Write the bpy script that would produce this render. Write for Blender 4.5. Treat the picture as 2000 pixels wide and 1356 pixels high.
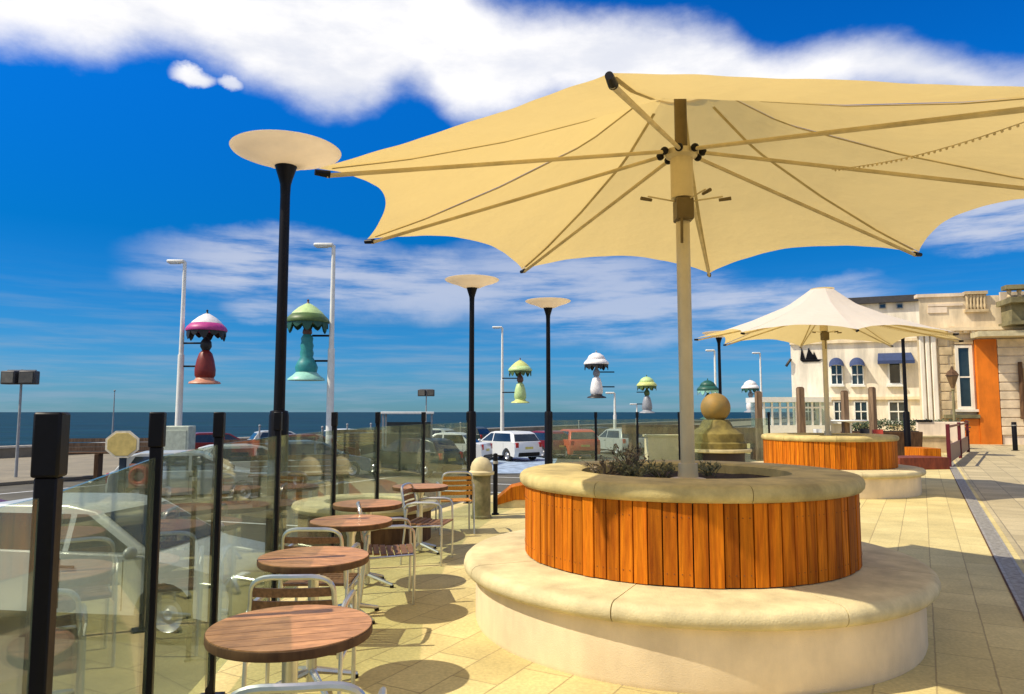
import bpy, bmesh, math, random
from mathutils import Vector, Matrix
random.seed(7)
R = math.radians
sc = bpy.context.scene
for o in list(bpy.data.objects): bpy.data.objects.remove(o)
C = sc.collection

# ------------------------------------------------------------------ camera
EYE, PITCH, FPX = 1.54, R(5.07), 1430.0
cd = bpy.data.cameras.new('camera'); cam = bpy.data.objects.new('camera', cd); C.objects.link(cam)
cam.location = (0, 0, EYE); cam.rotation_euler = (R(90) + PITCH, 0, 0)
cd.sensor_width = 36; cd.lens = 36 * FPX / 2000; cd.clip_start = 0.05; cd.clip_end = 40000
sc.camera = cam
# survey helpers: a reading in the photo plus a real distance (or a height) gives a place on the site
def XZ(px, py, y):
    """point at distance y (metres ahead)"""
    a = PITCH + math.atan((678 - py) / FPX); z = y * math.tan(a)
    dep = y * math.cos(PITCH) + z * math.sin(PITCH)
    return Vector(((px - 1000) / FPX * dep, y, z + EYE))
def GP(px, py, z=0.0):
    """point at height z"""
    a = PITCH + math.atan((678 - py) / FPX); y = (z - EYE) / math.tan(a)
    return XZ(px, py, y)
def XD(px, y): return (px - 1000) / FPX * y

# ------------------------------------------------------------------ sun + sky
SUN_TRAVEL = Vector((.80, .20, -1.0))
sd = bpy.data.lights.new('sun', 'SUN'); sd.energy = 4.3; sd.angle = R(.55); sd.color = (1.0, .89, .70)
sun = bpy.data.objects.new('sun', sd); C.objects.link(sun); sun.location = (-8, -2, 12)
sun.rotation_euler = SUN_TRAVEL.to_track_quat('-Z', 'Y').to_euler()
w = bpy.data.worlds.new('World'); sc.world = w; w.use_nodes = True
nt = w.node_tree; N = nt.nodes; L = nt.links; N.clear()
def wn(t, **k):
    n = N.new(t)
    for a, b in k.items(): setattr(n, a, b)
    return n
def wl(v, s):
    if hasattr(v, 'outputs'): v = v.outputs[0]
    if hasattr(v, 'is_linked') or hasattr(v, 'node'): L.new(v, s)
    else: s.default_value = v
def wm(op, a, b=None, c=None, clamp=False):
    n = wn('ShaderNodeMath', operation=op); n.use_clamp = clamp
    wl(a, n.inputs[0])
    if b is not None: wl(b, n.inputs[1])
    if c is not None: wl(c, n.inputs[2])
    return n.outputs[0]
def wmix(f, a, b):
    n = wn('ShaderNodeMix', data_type='RGBA'); wl(f, n.inputs[0])
    for v, i in ((a, 6), (b, 7)):
        if isinstance(v, tuple): n.inputs[i].default_value = (*v, 1)
        else: L.new(v, n.inputs[i])
    return n.outputs[2]
def wstep(x, a, b):
    n = wn('ShaderNodeMapRange', interpolation_type='SMOOTHSTEP'); wl(x, n.inputs[0])
    wl(a, n.inputs[1]); wl(b, n.inputs[2]); return n.outputs[0]
sky = wn('ShaderNodeTexSky', sky_type='NISHITA', sun_disc=False, sun_elevation=math.atan2(1, .8246),
         sun_rotation=math.atan2(-.8, -.2), altitude=0, air_density=1.0, dust_density=.15, ozone_density=3.0)
tc = wn('ShaderNodeTexCoord'); sx = wn('ShaderNodeSeparateXYZ'); L.new(tc.outputs['Generated'], sx.inputs[0])
X, Y, Z = sx.outputs
az = wm('ARCTAN2', X, Y)
el = wm('ARCSINE', Z)
uv = wn('ShaderNodeCombineXYZ'); L.new(az, uv.inputs[0]); L.new(el, uv.inputs[1])
def noise(scale, sxy=(1, 1), det=5, rough=.55, off=0):
    m = wn('ShaderNodeMapping'); L.new(uv.outputs[0], m.inputs[0]); m.inputs['Scale'].default_value = (sxy[0], sxy[1], 1)
    m.inputs['Location'].default_value = (off, off * .7, off)
    n = wn('ShaderNodeTexNoise'); L.new(m.outputs[0], n.inputs[0]); n.inputs['Scale'].default_value = scale
    n.inputs['Detail'].default_value = det; n.inputs['Roughness'].default_value = rough
    return n.outputs[0]
def AE(px, py):
    v = Vector(((px - 1000) / FPX, math.cos(PITCH) - math.sin(PITCH) * (678 - py) / FPX, math.sin(PITCH) + math.cos(PITCH) * (678 - py) / FPX)).normalized()
    return math.atan2(v.x, v.y), math.asin(v.z)
A0, A1 = -1.0, 1.0
def curve(pts, scale=.8):
    """elevation of a cloud edge against azimuth"""
    mr = wn('ShaderNodeMapRange'); wl(az, mr.inputs[0]); mr.inputs[1].default_value = A0; mr.inputs[2].default_value = A1
    fc = wn('ShaderNodeFloatCurve'); L.new(mr.outputs[0], fc.inputs['Value'])
    cv = fc.mapping.curves[0]
    P = [((a - A0) / (A1 - A0), e / scale) for a, e in (AE(*p) for p in pts)]
    P = [(0, P[0][1])] + P + [(1, P[-1][1])]
    while len(cv.points) < len(P): cv.points.new(.5, .5)
    for p, q in zip(cv.points, P): p.location = q; p.handle_type = 'AUTO'
    fc.mapping.update()
    return wm('MULTIPLY', fc.outputs[0], scale)
low = curve([(0, 92), (180, 122), (290, 98), (380, 112), (500, 168), (700, 218), (810, 172), (900, 235), (1100, 200), (1500, 215), (1700, 190), (2000, 195)])
upp = curve([(700, -400), (860, -120), (960, 5), (1100, 25), (1300, 38), (1430, 62), (1520, 108), (1610, 82), (1720, 66), (1850, 92), (2000, 128)])
nw = wm('ADD', wm('MULTIPLY', wm('SUBTRACT', noise(6, (1, 1.6), 3, .5), .5), .05), wm('MULTIPLY', wm('SUBTRACT', noise(26, (1, 1.6), 5, .62, 2), .5), .022))
ev = wm('ADD', el, nw)
bank = wm('MULTIPLY', wstep(wm('SUBTRACT', ev, low), -.016, .034), wstep(wm('SUBTRACT', upp, ev), -.018, .034))
bank = wm('MULTIPLY', bank, wstep(Y, -.1, .25))
def puff(px, py, ra, re, s=1.0):
    a, e = AE(px, py)
    da = wm('DIVIDE', wm('SUBTRACT', az, a), ra); de = wm('DIVIDE', wm('SUBTRACT', ev, e), re)
    d = wm('ADD', wm('MULTIPLY', da, da), wm('MULTIPLY', de, de))
    return wm('MULTIPLY', wstep(d, 1.6, .1), s)
streak = noise(5, (1.0, 7), 6, .62, 3)
soft = puff(560, 520, .17, .045, .8)
for a in ((800, 560, .22, .045, .75), (520, 605, .05, .018, .6), (1080, 545, .18, .05, .7), (1240, 600, .2, .05, .7), (1950, 425, .10, .035, .9), (1500, 590, .14, .03, .8), (380, 540, .08, .02, .5)):
    soft = wm('MAXIMUM', soft, puff(*a))
soft = wm('MULTIPLY', soft, wstep(streak, .30, .60))
tiny = wm('MAXIMUM', puff(378, 150, .026, .012, 1), puff(450, 160, .016, .009, .8))
# low streaky veil above the horizon
veil = wm('MULTIPLY', wstep(el, .20, .03), wstep(noise(7, (.8, 11), 5, .6, 9), .40, .72))
veil = wm('MULTIPLY', veil, .50)
# broken cloud added behind and above the camera, unseen, warm to offset blue skylight
rest = wm('MULTIPLY', wstep(noise(2.2, (1, 1.5), 6, .6, 5), .40, .58), wm('SUBTRACT', 1, wstep(Y, -.2, .3)))
rest = wm('MULTIPLY', rest, wstep(el, .05, .3))
blue = wn('ShaderNodeHueSaturation'); blue.inputs['Saturation'].default_value = 1.25; blue.inputs['Value'].default_value = 1.0
L.new(sky.outputs[0], blue.inputs['Color'])
tint = wn('ShaderNodeVectorMath', operation='MULTIPLY'); L.new(blue.outputs[0], tint.inputs[0]); 
tr_ = wn('ShaderNodeMapRange'); wl(el, tr_.inputs[0]); tr_.inputs[1].default_value = 0; tr_.inputs[2].default_value = .5
tv = wn('ShaderNodeValToRGB'); L.new(tr_.outputs[0], tv.inputs[0]); E_ = tv.color_ramp.elements
E_[0].position = .04; E_[0].color = (.17, .42, .80, 1); E_[1].position = .80; E_[1].color = (.015, .70, 1.28, 1)
for p_, c_ in ((.22, (.10, .47, .82, 1)), (.45, (.01, .50, .88, 1))): q_ = E_.new(p_); q_.color = c_
L.new(tv.outputs[0], tint.inputs[1])
cshade = wmix(wstep(noise(4.5, (1, 2.6), 6, .58, 13), .36, .62), (6.5, 6.7, 7.4), (8.6, 8.5, 8.5))
thin = (5.0, 5.4, 6.5)
col = wmix(veil, tint.outputs[0], (2.5, 3.4, 4.5))
col = wmix(soft, col, thin)
col = wmix(rest, col, (9.0, 8.2, 7.2))
col = wmix(wm('MAXIMUM', bank, tiny), col, cshade)
bg = wn('ShaderNodeBackground'); L.new(col, bg.inputs[0]); bg.inputs[1].default_value = .10
out = wn('ShaderNodeOutputWorld'); L.new(bg.outputs[0], out.inputs[0])
sc.view_settings.view_transform = 'Standard'; sc.view_settings.look = 'None'; sc.view_settings.exposure = 0.30; sc.view_settings.gamma = 1.0
sc.cycles.max_bounces = 8; sc.cycles.transparent_max_bounces = 16; sc.cycles.use_denoising = True

# ------------------------------------------------------------------ materials
MATS = {}
def mat(name, col, rough=.6, metal=0.0, spec=.4, var=.12, vscale=6, bump=0.0, bscale=60, col2=None, island=0.0, coord='Object', emit=None):
    """procedural material: noise-broken colour, fine bump, optional variation per loose piece"""
    if name in MATS: return MATS[name]
    m = bpy.data.materials.new(name); m.use_nodes = True; t = m.node_tree; n = t.nodes; l = t.links
    b = n['Principled BSDF']; b.inputs['Roughness'].default_value = rough; b.inputs['Metallic'].default_value = metal
    b.inputs['Specular IOR Level'].default_value = spec
    tcn = n.new('ShaderNodeTexCoord')
    nz = n.new('ShaderNodeTexNoise'); nz.inputs['Scale'].default_value = vscale; nz.inputs['Detail'].default_value = 6; nz.inputs['Roughness'].default_value = .6
    l.new(tcn.outputs[coord], nz.inputs[0])
    mx = n.new('ShaderNodeMix'); mx.data_type = 'RGBA'
    c2 = col2 or tuple(c * (1 - var * 2.4) for c in col); c1 = tuple(min(1, c * (1 + var * .6)) for c in col)
    mx.inputs[6].default_value = (*c2, 1); mx.inputs[7].default_value = (*c1, 1)
    mr = n.new('ShaderNodeMapRange'); mr.inputs[1].default_value = .3; mr.inputs[2].default_value = .68; l.new(nz.outputs[0], mr.inputs[0]); l.new(mr.outputs[0], mx.inputs[0])
    cur = mx.outputs[2]
    if island:
        g = n.new('ShaderNodeNewGeometry'); hs = n.new('ShaderNodeHueSaturation')
        r2 = n.new('ShaderNodeMapRange'); r2.inputs[3].default_value = 1 - island; r2.inputs[4].default_value = 1 + island; l.new(g.outputs['Random Per Island'], r2.inputs[0])
        l.new(r2.outputs[0], hs.inputs['Value']); l.new(cur, hs.inputs['Color']); cur = hs.outputs[0]
    l.new(cur, b.inputs['Base Color'])
    if bump:
        nb = n.new('ShaderNodeTexNoise'); nb.inputs['Scale'].default_value = bscale; nb.inputs['Detail'].default_value = 5; l.new(tcn.outputs[coord], nb.inputs[0])
        bp = n.new('ShaderNodeBump'); bp.inputs['Strength'].default_value = bump; bp.inputs['Distance'].default_value = .01; l.new(nb.outputs[0], bp.inputs['Height']); l.new(bp.outputs[0], b.inputs['Normal'])
    MATS[name] = m; return m
def weather(m, scale=(1, 1, 1), s=1.5, lo=.72, hi=1.06, thr=(.35, .6)):
    t = m.node_tree; n = t.nodes; l = t.links; b = n['Principled BSDF']; src = b.inputs['Base Color'].links[0].from_socket
    tcn = [x for x in n if x.type == 'TEX_COORD'][0]; mp = n.new('ShaderNodeMapping'); mp.inputs['Scale'].default_value = scale; l.new(tcn.outputs['Object'], mp.inputs[0])
    nz = n.new('ShaderNodeTexNoise'); nz.inputs['Scale'].default_value = s; nz.inputs['Detail'].default_value = 9; nz.inputs['Roughness'].default_value = .68; l.new(mp.outputs[0], nz.inputs[0])
    mr = n.new('ShaderNodeMapRange'); mr.inputs[1].default_value = thr[0]; mr.inputs[2].default_value = thr[1]; mr.inputs[3].default_value = lo; mr.inputs[4].default_value = hi; l.new(nz.outputs[0], mr.inputs[0])
    hs = n.new('ShaderNodeHueSaturation'); l.new(src, hs.inputs['Color']); l.new(mr.outputs[0], hs.inputs['Value']); l.new(hs.outputs[0], b.inputs['Base Color']); return m
def wood(name, col, dark, scale=(30, 30, 2), island=.3, rough=.5):
    if name in MATS: return MATS[name]
    m = mat(name, col, rough, 0, .3, col2=dark, island=island)
    t = m.node_tree; n = t.nodes; l = t.links
    mp = n.new('ShaderNodeMapping'); mp.inputs['Scale'].default_value = scale
    tcn = [x for x in n if x.type == 'TEX_COORD'][0]; nz = [x for x in n if x.type == 'TEX_NOISE'][0]; nz.inputs['Scale'].default_value = 1.6
    l.new(tcn.outputs['Object'], mp.inputs[0]); l.new(mp.outputs[0], nz.inputs[0])
    return m
stone = mat('cast_stone', (.68, .58, .33), .75, bump=.35, bscale=90, var=.12, vscale=3.5)
stone_d = mat('cast_stone_rim', (.58, .475, .20), .72, bump=.35, bscale=90, var=.16, vscale=5)
render_w = mat('cream_render', (.86, .70, .46), .8, bump=.25, bscale=140, var=.06, vscale=2.5)
cedar = wood('cedar_boards', (.60, .185, .007), (.34, .075, .004), (14, 14, 1.2), .34, .65)
cedar.node_tree.nodes['Principled BSDF'].inputs['Specular IOR Level'].default_value = .12
cedar2 = wood('chair_slats', (.27, .14, .065), (.13, .065, .032), (30, 4, 30), .2)
cedar3 = wood('sunlit_chair_slats', (.66, .30, .04), (.42, .16, .02), (30, 4, 30), .2)  # brighter copy of the chair slats, sunlight put into the orange
tablewood = wood('table_boards', (.60, .30, .13), (.36, .17, .07), (4, 30, 4), .10, .42)
timber = wood('groyne_timber', (.26, .17, .10), (.12, .075, .045), (9, 9, 1.2), .15, .8)
darkwood = wood('dark_timber', (.14, .075, .035), (.06, .03, .016), (9, 9, 2), .1, .8)
black = mat('black_paint', (.0045, .0035, .0045), .42, spec=.22, var=.2, bump=.05)
alu = mat('brushed_aluminium', (.66, .65, .60), .32, .85, var=.08)
steel = mat('channel_steel', (.40, .38, .33), .6, .25, var=.2, vscale=20)
champ = mat('champagne_pole', (.66, .55, .33), .42, .25, var=.05)
bronze = mat('bronze_shaded_mast', (.16, .115, .05), .5, .4)
rib = mat('canopy_arm_paint', (.66, .54, .30), .5, .05); seamm = mat('seam_webbing', (.60, .48, .24), .8)
soil = mat('planter_soil', (.045, .032, .022), .95, bump=1, bscale=40, var=.3)
whitep = mat('white_paint', (.78, .79, .76), .45, var=.05)
greyp = mat('grey_paint', (.30, .32, .34), .5, var=.08)
darkgl = mat('dark_window_glass', (.03, .045, .05), .06, spec=.9, var=.3, vscale=.7)
rubber = mat('tyre_rubber', (.02, .02, .02), .8)
lampred = mat('tail_lamp', (.45, .02, .02), .25)
headl = mat('head_lamp', (.75, .78, .8), .15, spec=.8)
chrome = mat('wheel_rim_metal', (.5, .5, .52), .3, .8)
crimson = mat('crimson_paint', (.12, .012, .018), .4)
leafd = mat('hedge_leaf', (.05, .075, .025), .7, island=.5, col2=(.025, .04, .015))
twig = mat('dry_twig', (.30, .24, .17), .85, island=.5, col2=(.06, .05, .03))
sage = mat('sage_leaf', (.20, .20, .11), .8, island=.4, col2=(.07, .08, .04))

for m_ in (stone, stone_d): weather(m_, (1, 1, 1), 4.5, .84, 1.05)
weather(render_w, (1, 1, .35), 3.5, .9, 1.04); weather(cedar, (22, 22, .9), 2.2, .62, 1.12, (.34, .62)); weather(tablewood, (1, 1, 1), 7, .72, 1.08); weather(timber, (6, 6, .8), 2)
def fabric():
    m = bpy.data.materials.new('canopy_fabric'); m.use_nodes = True; t = m.node_tree; n = t.nodes; l = t.links
    o = n['Material Output']; n.remove(n['Principled BSDF'])
    tcn = n.new('ShaderNodeTexCoord'); nz = n.new('ShaderNodeTexNoise'); nz.inputs['Scale'].default_value = 2.2; nz.inputs['Detail'].default_value = 7; l.new(tcn.outputs['Object'], nz.inputs[0])
    mx = n.new('ShaderNodeMix'); mx.data_type = 'RGBA'; l.new(nz.outputs[0], mx.inputs[0]); mx.inputs[6].default_value = (.78, .77, .73, 1); mx.inputs[7].default_value = (.86, .86, .83, 1)
    d = n.new('ShaderNodeBsdfDiffuse'); l.new(mx.outputs[2], d.inputs[0])
    tr = n.new('ShaderNodeBsdfTranslucent'); tr.inputs[0].default_value = (.80, .57, .19, 1)
    ms = n.new('ShaderNodeMixShader'); ms.inputs[0].default_value = .46; l.new(d.outputs[0], ms.inputs[1]); l.new(tr.outputs[0], ms.inputs[2])
    wv = n.new('ShaderNodeTexNoise'); wv.inputs['Scale'].default_value = 7; l.new(tcn.outputs['Object'], wv.inputs[0])
    bp = n.new('ShaderNodeBump'); bp.inputs['Strength'].default_value = .25; bp.inputs['Distance'].default_value = .03; l.new(wv.outputs[0], bp.inputs['Height']); l.new(bp.outputs[0], d.inputs['Normal']); l.new(bp.outputs[0], tr.inputs['Normal'])
    l.new(ms.outputs[0], o.inputs[0]); MATS['canopy_fabric'] = m; return m
canvas = fabric()
def thin_glass(name, tintc, haze, hazec, rough=.02):
    m = bpy.data.materials.new(name); m.use_nodes = True; t = m.node_tree; n = t.nodes; l = t.links
    o = n['Material Output']; n.remove(n['Principled BSDF'])
    tr = n.new('ShaderNodeBsdfTransparent'); tr.inputs[0].default_value = (*tintc, 1)
    gl = n.new('ShaderNodeBsdfGlossy'); gl.inputs['Roughness'].default_value = rough
    lw_ = n.new('ShaderNodeLayerWeight'); lw_.inputs[0].default_value = .5
    pw = n.new('ShaderNodeMath'); pw.operation = 'POWER'; l.new(lw_.outputs['Facing'], pw.inputs[0]); pw.inputs[1].default_value = 5
    fr = n.new('ShaderNodeMath'); fr.operation = 'MULTIPLY_ADD'; l.new(pw.outputs[0], fr.inputs[0]); fr.inputs[1].default_value = .80; fr.inputs[2].default_value = .04
    di = n.new('ShaderNodeBsdfDiffuse'); di.inputs[0].default_value = (*hazec, 1)
    tcn = n.new('ShaderNodeTexCoord'); nz = n.new('ShaderNodeTexNoise'); nz.inputs['Scale'].default_value = 5; nz.inputs['Detail'].default_value = 6; l.new(tcn.outputs['Object'], nz.inputs[0])
    mr = n.new('ShaderNodeMapRange'); mr.inputs[1].default_value = .35; mr.inputs[2].default_value = .75; mr.inputs[3].default_value = haze * .6; mr.inputs[4].default_value = haze * 1.6; l.new(nz.outputs[0], mr.inputs[0])
    a = n.new('ShaderNodeMixShader'); l.new(mr.outputs[0], a.inputs[0]); l.new(tr.outputs[0], a.inputs[1]); l.new(di.outputs[0], a.inputs[2])
    b = n.new('ShaderNodeMixShader'); l.new(fr.outputs[0], b.inputs[0]); l.new(a.outputs[0], b.inputs[1]); l.new(gl.outputs[0], b.inputs[2])
    l.new(b.outputs[0], o.inputs[0]); MATS[name] = m; return m
glass = thin_glass('windbreak_glass', (.86, .92, .86), .07, (.62, .74, .52))
cglass = thin_glass('conservatory_glass', (.8, .9, .9), .15, (.5, .6, .6))

# ------------------------------------------------------------------ mesh helpers
class MB:
    def __init__(s): s.v = []; s.f = []; s.m = []; s.mi = 0
    def add(s, vs, fs):
        k = len(s.v); s.v += [tuple(v) for v in vs]; s.f += [tuple(i + k for i in f) for f in fs]; s.m += [s.mi] * len(fs); return s
    def box(s, c, d, rz=0, taper=1.0):
        x, y, z = (q / 2 for q in d); M = Matrix.Rotation(rz, 3, 'Z'); c = Vector(c)
        vs = [c + M @ Vector((a * x * (taper if e > 0 else 1), b * y * (taper if e > 0 else 1), e * z)) for e in (-1, 1) for a, b in ((-1, -1), (1, -1), (1, 1), (-1, 1))]
        return s.add(vs, [(3, 2, 1, 0), (4, 5, 6, 7), (0, 1, 5, 4), (1, 2, 6, 5), (2, 3, 7, 6), (3, 0, 4, 7)])
    def bx(s, x0, x1, y0, y1, z0, z1): return s.box(((x0 + x1) / 2, (y0 + y1) / 2, (z0 + z1) / 2), (x1 - x0, y1 - y0, z1 - z0))
    def cyl(s, p, q, r, r2=None, n=14, cap=True):
        p = Vector(p); q = Vector(q); r2 = r if r2 is None else r2; d = (q - p).normalized()
        a = d.orthogonal().normalized(); b = d.cross(a)
        vs = [c + (a * math.cos(2 * math.pi * i / n) + b * math.sin(2 * math.pi * i / n)) * rr for c, rr in ((p, r), (q, r2)) for i in range(n)]
        fs = [(i, (i + 1) % n, n + (i + 1) % n, n + i) for i in range(n)]
        if cap: fs += [tuple(range(n))[::-1], tuple(range(n, 2 * n))]
        return s.add(vs, fs)
    def lathe(s, prof, c=(0, 0, 0), n=48, a0=0, a1=2 * math.pi, close=None):
        c = Vector(c); full = abs(a1 - a0 - 2 * math.pi) < 1e-6; m = n if full else n + 1
        vs = [c + Vector((r * math.cos(a0 + (a1 - a0) * i / n), r * math.sin(a0 + (a1 - a0) * i / n), z)) for i in range(m) for r, z in prof]
        k = len(prof); fs = []
        for i in range(n):
            j = (i + 1) % m
            for e in range(k - 1): fs.append((i * k + e, j * k + e, j * k + e + 1, i * k + e + 1))
            if close: fs.append((i * k + k - 1, j * k + k - 1, j * k, i * k))
        if close and not full: fs += [tuple(range(k)), tuple(range(n * k, n * k + k))[::-1]]
        if full and not close:
            if prof[0][0] > 1e-4: fs.append(tuple(i * k for i in range(n))[::-1])
            if prof[-1][0] > 1e-4: fs.append(tuple(i * k + k - 1 for i in range(n)))
        return s.add(vs, fs)
    def tube(s, pts, r, n=8, closed=False):
        P = [Vector(p) for p in pts]; k = len(P); rings = []; up = None
        for i in range(k):
            d = ((P[(i + 1) % k] if closed or i < k - 1 else P[i]) - (P[i - 1] if closed or i > 0 else P[i])).normalized()
            if up is None: up = d.orthogonal().normalized()
            up = (up - d * up.dot(d)).normalized(); b = d.cross(up)
            rr = r[i] if isinstance(r, (list, tuple)) else r
            rings += [P[i] + (up * math.cos(2 * math.pi * j / n) + b * math.sin(2 * math.pi * j / n)) * rr for j in range(n)]
        fs = [(i * n + j, i * n + (j + 1) % n, ((i + 1) % k) * n + (j + 1) % n, ((i + 1) % k) * n + j) for i in range(k if closed else k - 1) for j in range(n)]
        if not closed: fs += [tuple(range(n))[::-1], tuple(range((k - 1) * n, k * n))]
        return s.add(rings, fs)
    def ball(s, c, r, n=24, m=14, sc=(1, 1, 1)):
        c = Vector(c); vs = [c + Vector((0, 0, -r * sc[2]))]
        for i in range(1, m):
            t = math.pi * i / m
            vs += [c + Vector((r * sc[0] * math.sin(t) * math.cos(2 * math.pi * j / n), r * sc[1] * math.sin(t) * math.sin(2 * math.pi * j / n), -r * sc[2] * math.cos(t))) for j in range(n)]
        vs.append(c + Vector((0, 0, r * sc[2])))
        fs = [(0, 1 + (j + 1) % n, 1 + j) for j in range(n)]
        for i in range(m - 2):
            for j in range(n): fs.append((1 + i * n + j, 1 + i * n + (j + 1) % n, 1 + (i + 1) * n + (j + 1) % n, 1 + (i + 1) * n + j))
        e = len(vs) - 1; fs += [(1 + (m - 2) * n + j, 1 + (m - 2) * n + (j + 1) % n, e) for j in range(n)]
        return s.add(vs, fs)
    def prism(s, poly, z0, z1):
        k = len(poly); vs = [(x, y, z0) for x, y in poly] + [(x, y, z1) for x, y in poly]
        return s.add(vs, [tuple(range(k))[::-1], tuple(range(k, 2 * k))] + [(i, (i + 1) % k, k + (i + 1) % k, k + i) for i in range(k)])
    def sideprism(s, poly, y0, y1, t=1.0):
        """outline in x-z, spread along y"""
        k = len(poly); vs = [(x, y0, z) for x, z in poly] + [(x, y1, z) for x, z in poly]
        return s.add(vs, [tuple(range(k)), tuple(range(k, 2 * k))[::-1]] + [(k + i, k + (i + 1) % k, (i + 1) % k, i) for i in range(k)])
    def quad(s, a, b, c, d): return s.add([a, b, c, d], [(0, 1, 2, 3)])
    def build(s, name, m, parent=None, bevel=0, seg=2, smooth=35, recalc=True, sub=0, weld=False):
        me = bpy.data.meshes.new(name); me.from_pydata(s.v, [], s.f)
        ms = m if isinstance(m, (list, tuple)) else [m]
        for x in ms: me.materials.append(x)
        if len(ms) > 1: me.polygons.foreach_set('material_index', s.m)
        if recalc or weld:
            b = bmesh.new(); b.from_mesh(me)
            if weld: bmesh.ops.remove_doubles(b, verts=b.verts, dist=1e-5)
            bmesh.ops.recalc_face_normals(b, faces=b.faces); b.to_mesh(me); b.free()
        if smooth:
            me.polygons.foreach_set('use_smooth', [True] * len(me.polygons)); me.set_sharp_from_angle(angle=R(smooth))
        me.update(); o = bpy.data.objects.new(name, me); C.objects.link(o)
        if parent: o.parent = parent
        if bevel:
            q = o.modifiers.new('bevel', 'BEVEL'); q.width = bevel; q.segments = seg; q.limit_method = 'ANGLE'; q.angle_limit = R(40)
        if sub:
            q = o.modifiers.new('sub', 'SUBSURF'); q.levels = sub; q.render_levels = sub
        return o
def tag(o, label=None, cat=None, group=None, kind=None):
    if label: o['label'] = label
    if cat: o['category'] = cat
    if group: o['group'] = group
    if kind: o['kind'] = kind
    return o
def thing(name, label, cat, loc=(0, 0, 0), rz=0, group=None):
    o = bpy.data.objects.new(name, None); C.objects.link(o); o.location = loc; o.rotation_euler = (0, 0, rz); o.empty_display_size = .1
    return tag(o, label, cat, group)
def dup(root, loc, rz=0, label=None, sc_=None):
    def cp(o, par):
        c = o.copy(); C.objects.link(c); c.parent = par
        for ch in list(kids.get(o.name, [])): cp(ch, c)
        return c
    kids = {}
    for o in bpy.data.objects:
        if o.parent: kids.setdefault(o.parent.name, []).append(o)
    r = cp(root, None); r.location = loc; r.rotation_euler = (0, 0, rz)
    if label: r['label'] = label
    if sc_: r.scale = sc_
    return r

# ------------------------------------------------------------------ ground, street, promenade, sea
U = Vector((.487, .873, 0))            # line of the sea front
ROAD = -.95
def paving(name, c1, c2, mortar, bw, bh, ang, msize=.012, extra=.5):
    m = mat(name, c1, .82, bump=.3, bscale=70, var=.12, vscale=1.2, coord='Object'); t = m.node_tree; n = t.nodes; l = t.links
    b = n['Principled BSDF']; tcn = [x for x in n if x.type == 'TEX_COORD'][0]
    mp = n.new('ShaderNodeMapping'); mp.inputs['Rotation'].default_value = (0, 0, ang); l.new(tcn.outputs['Object'], mp.inputs[0])
    br = n.new('ShaderNodeTexBrick'); br.inputs['Scale'].default_value = 1; br.inputs['Brick Width'].default_value = bw; br.inputs['Row Height'].default_value = bh
    br.inputs['Mortar Size'].default_value = msize; br.inputs['Color1'].default_value = (*c1, 1); br.inputs['Color2'].default_value = (*c2, 1); br.inputs['Mortar'].default_value = (*mortar, 1); br.inputs['Mortar Smooth'].default_value = .3
    l.new(mp.outputs[0], br.inputs[0])
    nz = n.new('ShaderNodeTexNoise'); nz.inputs['Scale'].default_value = .9; nz.inputs['Detail'].default_value = 8; nz.inputs['Roughness'].default_value = .7; l.new(tcn.outputs['Object'], nz.inputs[0])
    cr = n.new('ShaderNodeMapRange'); cr.inputs[1].default_value = .3; cr.inputs[2].default_value = .7; cr.inputs[3].default_value = 1 - extra * .4; cr.inputs[4].default_value = 1 + extra * .16; l.new(nz.outputs[0], cr.inputs[0])
    wz = n.new('ShaderNodeTexNoise'); wz.inputs['Scale'].default_value = 9; wz.inputs['Detail'].default_value = 3; l.new(tcn.outputs['Object'], wz.inputs[0])
    wa = n.new('ShaderNodeVectorMath'); wa.operation = 'MULTIPLY_ADD'; l.new(wz.outputs['Color'], wa.inputs[0]); wa.inputs[1].default_value = (.012, .012, 0); l.new(mp.outputs[0], wa.inputs[2]); l.new(wa.outputs[0], br.inputs[0])
    sp_ = n.new('ShaderNodeTexNoise'); sp_.inputs['Scale'].default_value = 42; sp_.inputs['Detail'].default_value = 3; l.new(tcn.outputs['Object'], sp_.inputs[0])
    s2 = n.new('ShaderNodeMapRange'); s2.inputs[1].default_value = .3; s2.inputs[2].default_value = .7; s2.inputs[3].default_value = .86; s2.inputs[4].default_value = 1.1; l.new(sp_.outputs[0], s2.inputs[0])
    mm = n.new('ShaderNodeMath'); mm.operation = 'MULTIPLY'; l.new(cr.outputs[0], mm.inputs[0]); l.new(s2.outputs[0], mm.inputs[1])
    hs = n.new('ShaderNodeHueSaturation'); l.new(br.outputs[0], hs.inputs['Color']); l.new(mm.outputs[0], hs.inputs['Value']); l.new(hs.outputs[0], b.inputs['Base Color'])
    bp = n.new('ShaderNodeBump'); bp.inputs['Strength'].default_value = .4; bp.inputs['Distance'].default_value = .006; bp.invert = True; l.new(br.outputs['Fac'], bp.inputs['Height'])
    ob = [x for x in n if x.type == 'BUMP' and x != bp][0]; l.new(ob.outputs[0], bp.inputs['Normal']); l.new(bp.outputs[0], b.inputs['Normal'])
    return m
angU = math.atan2(U.y, U.x)
slabs = paving('sandstone_slabs', (.69, .575, .26), (.59, .48, .205), (.42, .33, .15), .62, .31, -angU, .006, .7)
slabs2 = paving('grey_buff_slabs', (.54, .45, .26), (.42, .35, .20), (.26, .22, .14), .45, .45, -angU, .008)
asph = mat('asphalt', (.115, .108, .082), .85, bump=.4, bscale=50, var=.2, vscale=.5)
prom = paving('promenade_slabs', (.27, .235, .165), (.22, .195, .14), (.2, .18, .14), 1.2, .8, -angU, .02)

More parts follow.
